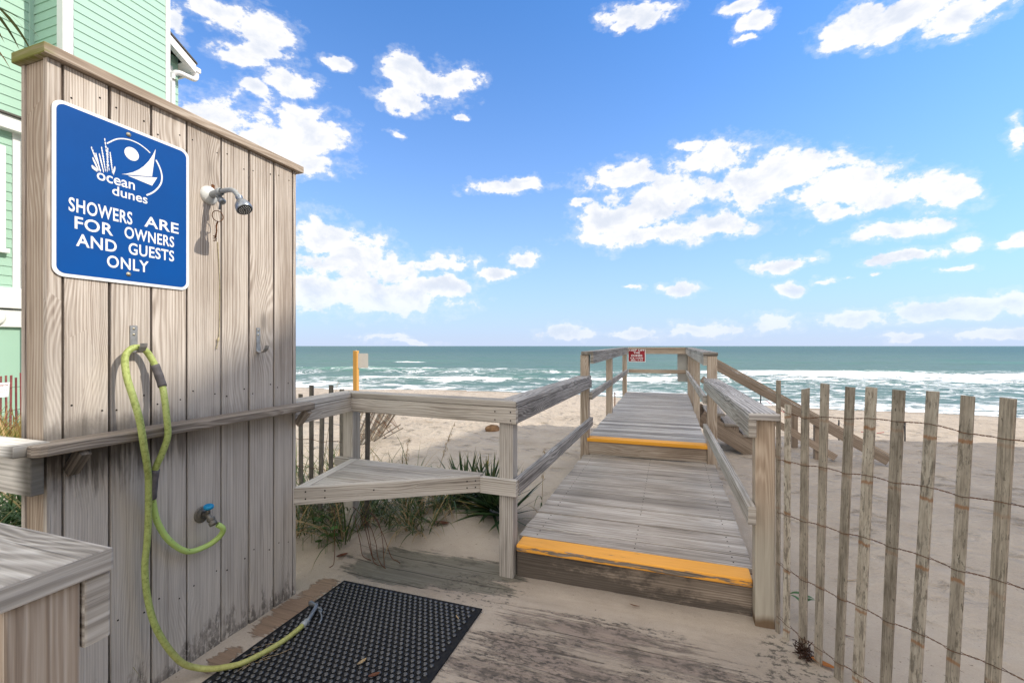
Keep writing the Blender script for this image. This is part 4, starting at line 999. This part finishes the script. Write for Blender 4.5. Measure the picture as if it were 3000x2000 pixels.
L_ORANGE = leaf_mat('orange_leaf', (.36, .12, .02), (.40, .15, .03))
L_PALM = leaf_mat('palm_frond', (.05, .075, .02), (.10, .11, .035), (.22, .12, .04), .35)
def blade(mb, base, dirv, L, w, droop, n=6, fold=0.):
    """one tapering grass blade that arches over under its own weight"""
    base = Vector(base); d = Vector(dirv).normalized(); T = (random.uniform(.75, 1.2), random.random())
    side = d.cross(Vector((0, 0, 1)))
    side = side.normalized() if side.length > 1e-3 else Vector((1, 0, 0))
    p = base.copy(); b = len(mb.v); st = L / n
    for i in range(n + 1):
        u = i / n; ww = w * (1 - u) ** .7 * (.5 + .5 * min(1, u * 4)) + .0004
        mb.v += [p - side * ww / 2, p + side * ww / 2 + Vector((0, 0, fold * ww))]
        d = (d + Vector((0, 0, -droop / n * (1 + u)))).normalized(); p = p + d * st
    for i in range(n):
        mb.face([b + 2 * i, b + 2 * i + 1, b + 2 * i + 3, b + 2 * i + 2], [(i / n, 0), (i / n, 1), ((i + 1) / n, 1), ((i + 1) / n, 0)], T, 0, True)
    return p
def tuft(mb, c, n, h, spread, w, droop, lean=(0, 0)):
    for k in range(n):
        a = random.uniform(0, 6.283); r_ = random.uniform(0, spread)
        x, y = c[0] + r_ * math.cos(a), c[1] + r_ * math.sin(a); el = random.uniform(.25, 1.1)
        d = (math.cos(a) * el + lean[0], math.sin(a) * el + lean[1], 1)
        blade(mb, (x, y, ground_z(x, y) - .01), d, h * random.uniform(.55, 1.15), w * random.uniform(.6, 1.2), droop * random.uniform(.6, 1.4), 6, .2)
m = MB()
for k in range(100):
    x = random.uniform(-2.75, -1.60); y = random.uniform(2.88, 3.5) if x > -2.1 else random.uniform(2.55, 3.5)
    tuft(m, (x, y), random.randint(6, 11), random.uniform(.32, .72) if x < -2.05 else random.uniform(.24, .52), .06, .013, 1.0)
for k in range(60):
    x = random.uniform(-4.3, -2.4); y = random.uniform(2.7, 4.2); tuft(m, (x, y), 8, random.uniform(.4, .7), .08, .010, .9)
tag(m.build('grass', L_GRASS), 'rough dune grass growing along the lath fence behind the bench', 'grass', kind='stuff')
m = MB()
for k in range(100):
    x = random.uniform(-4.6, -3.0); y = random.uniform(1.1, 2.2); tuft(m, (x, y), 9, random.uniform(.8, 1.15), .08, .022, .85)
tag(m.build('grass', L_STRAP), 'arching green strap leaved grass behind the wall railing', 'grass', kind='stuff')
m = MB()
for k in range(90):
    x = random.uniform(-9.3, -6.2); y = random.uniform(2.0, 4.9); tuft(m, (x, y), 9, random.uniform(.5, .85), .1, .02, .6)
for k in range(46):
    x = random.uniform(-8.5, -6.4); y = -.42 * x + random.uniform(-.35, .35); tuft(m, (x, y), 9, random.uniform(.7, 1.0), .1, .024, .5)
tag(m.build('grass', L_GOLD), 'sunlit golden grass at the foot of the red fence by the house', 'grass', kind='stuff')
def sea_oat(x, y, h, lean, lab):
    t = thing('sea_oat', lab, 'plant', (x, y, ground_z(x, y)))
    m = MB(); tip = Vector((x, y, ground_z(x, y) - .02)); p = [tip.copy()]
    d = Vector((lean[0], lean[1], 1)).normalized()
    for i in range(12): d = (d + Vector((lean[0] * .06, lean[1] * .06, -.012 * i * .5))).normalized(); p.append(p[-1] + d * h / 12)
    m.tube(p, [.0028 - .0001 * i for i in range(13)], 5); m.build('stem', L_DRY, t)
    s = MB()
    for i in range(34):
        u = random.uniform(.62, 1.); k = u * 12; q = p[int(min(k, 11))].lerp(p[int(min(k, 11)) + 1], k % 1); a = random.uniform(0, 6.28)
        blade(s, q, (math.cos(a), math.sin(a), .8), .035, .008, 2.2, 3)
    s.build('seed_head', L_DRY, t)
    f = MB()
    for i in range(7):
        a = random.uniform(0, 6.28); blade(f, p[random.randint(0, 4)], (math.cos(a) * .7, math.sin(a) * .7, 1), h * .5, .009, 1.5, 6, .2)
    f.build('leaves', L_GRASS, t)
for x, y, h, lean, lab in ((-3.02, 3.35, 1.05, (.12, 0), 'tall sea oat stalk with golden seeds behind the railing next to the wall edge'), (-1.80, 3.20, .75, (.16, .05), 'dark sea oat stalk, tallest of those just behind the bench'),
                           (-2.02, 3.15, .62, (.04, .02), 'short sea oat stalk behind the bench beside the corner post'), (-1.88, 3.05, .52, (-.12, .0), 'bent sea oat stalk leaning left over the bench'), (-.985, 3.55, .62, (.02, .02), 'lone thin stalk growing by the left edge of the boardwalk')):
    sea_oat(x, y, h, lean, lab)
def yucca():
    x, y = -1.52, 3.52; t = thing('yucca', 'dark green spiky yucca behind the bench', 'plant', (x, y, ground_z(x, y)))
    m = MB()
    for (cx, cy, n) in ((-1.64, 3.50, 72), (-1.36, 3.42, 66), (-1.50, 3.62, 48), (-1.22, 3.40, 40)):
        for k in range(n):
            a = k * 2.39996; el = .15 + 1.35 * (k / n) ** .8
            blade(m, (cx + .03 * math.cos(a), cy + .03 * math.sin(a), ground_z(cx, cy) + .03 + .05 * (1 - k / n)), (math.cos(a) * math.sin(el), math.sin(a) * math.sin(el), math.cos(el)), random.uniform(.36, .46), .034, .12, 5, .35)
    m.build('leaves', L_YUCCA, t)
yucca()
def vine():
    t = thing('pennywort', 'low green round leaved weed at the foot of the corner post', 'plant', (-2.3, 2.55, .02))
    m = MB()
    for k in range(26):
        x, y = random.uniform(-2.46, -2.06), random.uniform(2.42, 2.68); z = ground_z(x, y) + random.uniform(.03, .14); r_ = random.uniform(.018, .034); ta, tb = random.uniform(-.6, .6), random.uniform(-.9, .2)
        m.tri([(x + r_ * math.cos(a), y + r_ * math.sin(a), z + r_ * (math.cos(a) * ta + math.sin(a) * tb)) for a in np.linspace(0, 6.0, 9)], tone=(random.uniform(.6, 1.1), random.random()))
        m.tube([(x, y, ground_z(x, y) - .01), (x, y, z)], .0015, 4)
    m.build('leaves', L_GREEN, t)
    t = thing('seedling', 'tiny bright green seedling between the first fence laths', 'plant', (.66, 2.72, 0))
    m = MB(); z = ground_z(.66, 2.72)
    m.tube([(.66, 2.72, z - .01), (.655, 2.72, z + .06), (.645, 2.72, z + .11)], .003, 6)
    for (a, q) in ((.3, .11), (2.6, .12), (1.2, .08), (-1.8, .07)): blade(m, (.647, 2.72, z + q), (math.cos(a), .1, .35), .07, .034, .9, 5)
    m.build('leaves', L_GREEN, t)
vine()
def leaf_litter(name, x, y, z, L, w, ang, mat, lab, cat='leaf', curl=.4):
    m = MB(); n = 8; b = len(m.v); c, s = math.cos(ang), math.sin(ang); T = (1, .5)
    for i in range(n + 1):
        u = i / n; ww = w * math.sin(math.pi * min(1, .08 + u * .92)) ** .8 / 2 + .0006; zz = z + .004 + curl * L * (u - .5) ** 2
        for sg in (-1, 0, 1): m.v.append(Vector((x + c * (u - .5) * L - s * ww * sg, y + s * (u - .5) * L + c * ww * sg, zz + abs(sg) * ww * .5)))
    for i in range(n):
        for k in (0, 1): m.face([b + 3 * i + k, b + 3 * i + k + 1, b + 3 * i + 4 + k, b + 3 * i + 3 + k], [(0, 0)] * 4, T, 0, True)
    tag(m.build(name, mat), lab, cat)
leaf_litter('dead_leaf', -1.597, 3.005, ground_z(-1.597, 3.005), .13, .05, .1, L_BROWN, 'dark red brown dead leaf on sand right of the grass under the bench')
leaf_litter('dead_leaf', .635, 2.330, .0, .10, .032, -.5, L_ORANGE, 'bright orange dead leaf at the foot of the fence laths')
leaf_litter('dead_leaf', -1.27, 1.66, .018, .05, .017, 1.4, L_DRY, 'pale straw coloured chip lying in the middle of the black mat')
leaf_litter('dead_leaf', -1.17, 1.61, .018, .05, .02, .9, L_BROWN, 'brown curled leaf on the black mat right of the pale chip')
leaf_litter('dead_leaf', -2.02, 2.44, ground_z(-2.02, 2.44), .08, .035, 1.2, L_BROWN, 'brown leaf on the sand just past the far end of the wall')
leaf_litter('dead_leaf', -1.02, 2.09, .018, .04, .006, -.7, L_DRY, 'thin straw near the far right corner of the mat')
leaf_litter('twig', 1.02, 3.30, ground_z(1.02, 3.30), .22, .007, .35, L_DRY, 'long thin twig on the shaded sand behind the nearer fence laths')
leaf_litter('twig', .80, 2.62, ground_z(.80, 2.62), .09, .007, -.6, L_BROWN, 'short dark twig on the sand just behind the fence, right of the seedling')
leaf_litter('twig', -.18, 2.52, .004, .055, .009, -.1, L_BROWN, 'small dark twig on the sand in front of the black stained riser')
leaf_litter('twig', -5.2, 9.3, ground_z(-5.2, 9.3), .55, .02, -.2, L_DRY, 'brown stick lying on the sunlit beach beyond the bench')
def straws():
    t = thing('dry_roots', 'loose pale roots lying on the mat edge beside the hose', 'roots', (-1.75, 1.5, .02)); m = MB()
    for k in range(9):
        x, y = -1.80 + .012 * k + random.uniform(-.02, .02), 1.50 + random.uniform(-.06, .08); a = random.uniform(.9, 1.6); p = [Vector((x, y, .022))]
        for i in range(6): p.append(p[-1] + Vector((math.cos(a) * .022, math.sin(a) * .022, random.uniform(-.003, .003)))); a += random.uniform(-.6, .6)
        m.tube(smooth_path(p, 3), .0011, 5)
    m.build('strands', L_DRY, t)
    t = thing('dry_runner', 'tangled dry stems hanging onto the sand beside the corner post', 'stems', (-2.0, 2.5, .05)); m = MB()
    for k in range(7):
        p = [Vector((-2.12 + random.uniform(-.12, .15), 2.62 + random.uniform(-.08, .1), .25 + random.uniform(-.1, .12)))]; d = Vector((random.uniform(.1, .9), random.uniform(-.9, -.2), .1)).normalized()
        for i in range(9): d = (d + Vector((random.uniform(-.15, .15), random.uniform(-.15, .15), -.28))).normalized(); q = p[-1] + d * .06; q.z = max(q.z, ground_z(q.x, q.y) + .004); d.z = max(d.z, -.4) if q.z < .03 else d.z; p.append(q)
        m.tube(smooth_path(p, 3), .0022, 5)
    m.build('strands', L_BROWN, t)
    t = thing('seaweed', 'dark clump of dry seaweed at the foot of the fence', 'seaweed', (.575, 2.37, 0)); m = MB()
    for k in range(60):
        p = [Vector((.575 + random.gauss(0, .017), 2.375 + random.gauss(0, .015), .005 + abs(random.gauss(0, .016))))]; d = Vector((random.uniform(-1, 1), random.uniform(-1, 1), random.uniform(-.2, .8))).normalized()
        for i in range(4): d = (d + Vector([random.uniform(-.7, .7) for _ in range(3)])).normalized(); q = p[-1] + d * .012; q.z = max(q.z, .003); p.append(q)
        m.tube(p, .002, 5)
    m.build('strands', L_WEED, t)
    x, y = -3.38, 8.55; z = ground_z(x, y)
    bm = bmesh.new(); bmesh.ops.create_icosphere(bm, subdivisions=3, radius=1)
    for v in bm.verts:
        n = noise.noise(v.co * 1.6) * .22 + noise.noise(v.co * 5) * .06; v.co *= 1 + n; v.co = Vector((v.co.x * .16, v.co.y * .13, v.co.z * .11))
    me = bpy.data.meshes.new('rock'); bm.to_mesh(me); bm.free(); me.polygons.foreach_set('use_smooth', [True] * len(me.polygons)); me.materials.append(plain('brown_rock', (.26, .15, .08), .9, .2, 0, .5, 12, .5)); o = link('rock', me); o.location = (x, y, z + .02)
    tag(o, 'brown rounded rock on the beach at the edge of the shade', 'rock')
straws()

# ------------------------------------------------------------------ mint green beach house
def house_mats():
    m, g, p = new_mat('mint_siding', .55, .35); P = g.pos(); n = g.noise(P, 1.5, 4., .6)
    g.set(p.inputs['Base Color'], g.mix(n, (.31, .485, .385), (.345, .52, .415))); return m
M_MINT = house_mats()
M_TRIM = plain('white_trim', (.76, .75, .74), .5, .35, 0, .06, 3)
M_ROOF = plain('grey_shingle', (.12, .11, .10), .9, .1, 0, .4, 30, .4)
M_GLASS = plain('window_glass', (.05, .07, .08), .1, .6)
def siding(mb, fixed, axis, a0, a1, z0, z1, out, lap=.150, z00=0.):
    """lap siding on the plane axis=fixed, facing out (+1/-1)"""
    k0 = math.floor((z0 - z00) / lap); z = z00 + k0 * lap
    P = (lambda a, d, zz: (fixed + out * d, a, zz)) if axis == 'x' else (lambda a, d, zz: (a, fixed + out * d, zz))
    while z < z1:
        lo, hi = max(z, z0), min(z + lap, z1)
        q = [P(a0, .014, lo), P(a1, .014, lo), P(a1, .002, hi), P(a0, .002, hi)]; l = [P(a0, -.01, lo), P(a1, -.01, lo), P(a1, .014, lo), P(a0, .014, lo)]
        if (axis == 'x') != (out > 0): q.reverse(); l.reverse()
        mb.tri(q); mb.tri(l); z += lap
def house():
    t = thing('beach_house', 'mint green beach house with white corner trim left behind the board wall', 'house', (-9.6, 3., 0))
    XA, XB = -9.2, -9.98; off = 6.131 - .150 * 40
    w = MB(); siding(w, XA, 'x', 4.66, 6.09, 0., 11., 1, .150, off); w.box(XA - .30, XA - .012, 4.60, 6.15, 0, 11., axis='z'); siding(w, 4.53, 'y', XB, XA - .12, 0., 11., -1, .150, off)
    siding(w, XB, 'x', -5., 4.56, 4.86, 11., 1, .150, off); siding(w, XB - .10, 'x', -5., 4.30, 2.32, 4.86, 1, .150, off)
    w.box(XB - .10, XB - .08, -5, 4.5, 0, 1.7)
    w.box(-15, XB - .115, -5, 4.6, 0, 11.); w.box(-15, XA - .31, 4.61, 6.1, 0, 11.)
    siding(w, -9.62, 'x', 6.16, 6.62, 0., 7.35, 1, .150, off); w.box(-15, -9.64, 6.12, 6.62, 0, 7.3); w.build('siding', M_MINT, t)
    for nm, b in (('corner_board', (XA - .14, XA + .022, 4.512, 4.652, 0, 11.)), ('corner_board', (XA - .12, XA + .022, 6.088, 6.172, 0, 11.)), ('corner_board', (-9.72, -9.598, 6.36, 6.50, 0, 7.1)), ('corner_board', (XB - .12, XB - .07, 4.30, 4.50, 1.98, 4.86))):
        c = MB(); c.box(*b, axis='z'); c.build(nm, M_TRIM, t, .006)
    cb = MB(); cb.box(XB - .06, XB + .021, 4.46, 4.556, 4.86, 11., axis='z'); tag(cb.build('corner_board', M_MINT, t, .006), 'mint painted corner board')
    c = MB(); c.box(XB - .1, XB + .06, -5, 4.56, 4.845, 5.06); c.build('band_trim', M_TRIM, t, .01)
    c = MB(); c.tri([(XB + .10, -5, 5.07), (XB + .10, 4.57, 5.07), (XB + .004, 4.57, 5.13), (XB + .004, -5, 5.13)]); c.box(XB - .05, XB + .10, -5, 4.57, 5.0605, 5.069); c.build('flashing', M_ROOF, t)
    c = MB(); c.box(XB - .1, XB + .03, -5, 4.51, 2.0, 2.325); c.build('band_trim', M_TRIM, t, .01)
    c = MB(); c.box(XB - .1, XB - .02, -5, 4.51, 1.70, 1.98); c.build('band_trim', M_TRIM, t, .01)
    v = MB(); v.lathe((XB - .02, 4.06, 1.85), (1, 0, 0), [(.13, 0), (.13, .03), (.10, .05), (.0, .055)], 24); v.build('round_vent', M_TRIM, t)
    for i, (y0, y1) in enumerate(((3.05, 4.20), (.4, 1.6))):
        f = MB()
        f.box(XB - .10, XB - .02, y0, y0 + .07, 2.95, 4.58, axis='z'); f.box(XB - .10, XB - .02, y1 - .07, y1, 2.95, 4.58, axis='z'); f.box(XB - .1, XB - .02, y0 + .07, y1 - .07, 4.50, 4.58); f.box(XB - .1, XB + .0, y0 - .04, y1 + .04, 2.88, 2.95)
        fo = f.build('window', M_TRIM, t, .006)
        s = MB()
        for k in range(7): yy = y0 + .10 + k * (y1 - y0 - .2) / 7; s.box(XB - .095, XB - .055, yy, yy + (y1 - y0 - .2) / 7 - .03, 2.96, 4.49, axis='z')
        s.build('shutter', M_TRIM, fo, .006)
        gl = MB(); gl.box(XB - .099, XB - .096, y0 + .07, y1 - .07, 2.95, 4.5); gl.build('pane', M_GLASS, fo)
    # lower wing roof beyond the corner: rake, eave, gutter
    rf = MB()
    def slab(x0, x1, y0, z0, y1, z1, th):
        b = len(rf.v)
        for x in (x0, x1): rf.v += [Vector((x, y0, z0)), Vector((x, y1, z1)), Vector((x, y1, z1 - th)), Vector((x, y0, z0 - th))]
        for q in ((0, 1, 2, 3), (7, 6, 5, 4), (0, 4, 5, 1), (1, 5, 6, 2), (2, 6, 7, 3), (3, 7, 4, 0)): rf.face([b + i for i in q], [(0, 0)] * 4, (1, .5), 0)
    slab(-14, -9.30, 5.9, 7.79, 6.80, 7.285, .035); ro = rf.build('roof', M_ROOF, t)
    rf = MB(); slab(-9.44, -9.32, 5.9, 7.745, 6.78, 7.245, .17); rf.build('rake_board', M_TRIM, t)
    rf = MB(); slab(-14, -9.34, 6.60, 7.22, 6.78, 7.115, .02); rf.build('soffit', M_TRIM, t)
    gt = MB(); gt.box(-14, -9.36, 6.765, 6.785, 7.05, 7.225); gt.box(-14, -9.33, 6.79, 6.90, 7.12, 7.215); gt.build('gutter', M_TRIM, t, .01)
    ds = MB(); ds.tube(smooth_path([(-9.40, 6.84, 7.13), (-9.40, 6.84, 7.03), (-9.40, 6.79, 6.965), (-9.42, 6.66, 6.955), (-9.45, 6.52, 6.95), (-9.49, 6.44, 6.90), (-9.50, 6.425, 6.80), (-9.50, 6.425, 6.), (-9.5, 6.425, .2)], 5), .05, 12); ds.build('downspout', M_TRIM, t)
house()

# ------------------------------------------------------------------ palm tree left of the camera, only its frond tips reach the picture
def palm():
    x0, y0 = -4.62, .42; t = thing('palm_tree', 'palm tree whose brown frond tips hang into the top left corner', 'tree', (x0, y0, 0))
    m = MB(); m.tube([(x0 + .03 * math.sin(k), y0 + .02 * math.cos(k * 1.3), -.1 + k * .34) for k in range(11)], [.17 - .004 * k + .012 * (k % 2) for k in range(11)], 14); m.build('trunk', W_POST, t)
    for k in range(15):
        a = k * 2.39996 + .35; el = .25 + .95 * ((k * 7) % 15) / 15
        m = MB(); p = [Vector((x0, y0, 3.35))]; d = Vector((math.cos(a) * math.sin(el + .3), math.sin(a) * math.sin(el + .3), math.cos(el + .3)))
        for i in range(10): d = (d + Vector((0, 0, -.085))).normalized(); p.append(p[-1] + d * .145)
        m.tube(p, [.014 - .001 * i for i in range(11)], 6); sd = d.cross(Vector((0, 0, 1))).normalized()
        for i in range(2, 11):
            for sg in (-1, 1):
                for q in (0, .5):
                    if i + q > 10: continue
                    b = p[i].lerp(p[min(i + 1, 10)], q); blade(m, b, d * .9 + sd * sg * .75 + Vector((0, 0, -.1)), .48 - .02 * i, .034, .7, 5)
        m.build('frond', L_PALM, t)
palm()
def frond_tips():
    pass

# ------------------------------------------------------------------ unseen tall building, added at right to shade the foreground
def shade_building():
    t = thing('unseen_shade_building', 'tall pale apartment block added out of view at right to shade the foreground', 'building', (20., 0, 0))
    M_ST = plain('pale_stucco', (.68, .64, .58), .9, .1, 0, .12, 2)
    w = MB(); X0, X1, Y0, Y1 = 14., 30., -16., 11.85; H = 14.15
    w.box(X0, X1, Y0, Y1, -.3, H); w.build('wall', M_ST, t)
    gb = MB(); b = len(gb.v); pr = [(2.9, H - .05), (3.37, H + .04), (3.67, H + .19), (4.27, H + .52), (4.85, H + .86), (6.6, H - .05)]  # added roof profile, shaped to slant the shade line on the board wall
    for x in (X0 + .002, X0 + 6): gb.v += [Vector((x, y, z)) for y, z in pr]
    n = len(pr); gb.face(list(range(n))[::-1], [(0, 0)] * n, (1, .5), 0); gb.face([n + i for i in range(n)], [(0, 0)] * n, (1, .5), 0)
    for i in range(n): j_ = (i + 1) % n; gb.face([i, j_, n + j_, n + i], [(0, 0)] * 4, (1, .5), 0)
    gb.build('shade_gable', M_ST, t)
    for k in range(5):
        z = 1.0 + k * 2.7
        for y in np.arange(-14.5, 10.5, 3.1):
            f = MB(); f.box(X0 - .06, X0 - .002, y, y + 1.7, z, z + 1.5); fo = f.build('window', M_TRIM, t)
            p = MB(); p.box(X0 - .066, X0 - .062, y + .08, y + 1.62, z + .08, z + 1.42); p.build('pane', M_GLASS, fo)
shade_building()
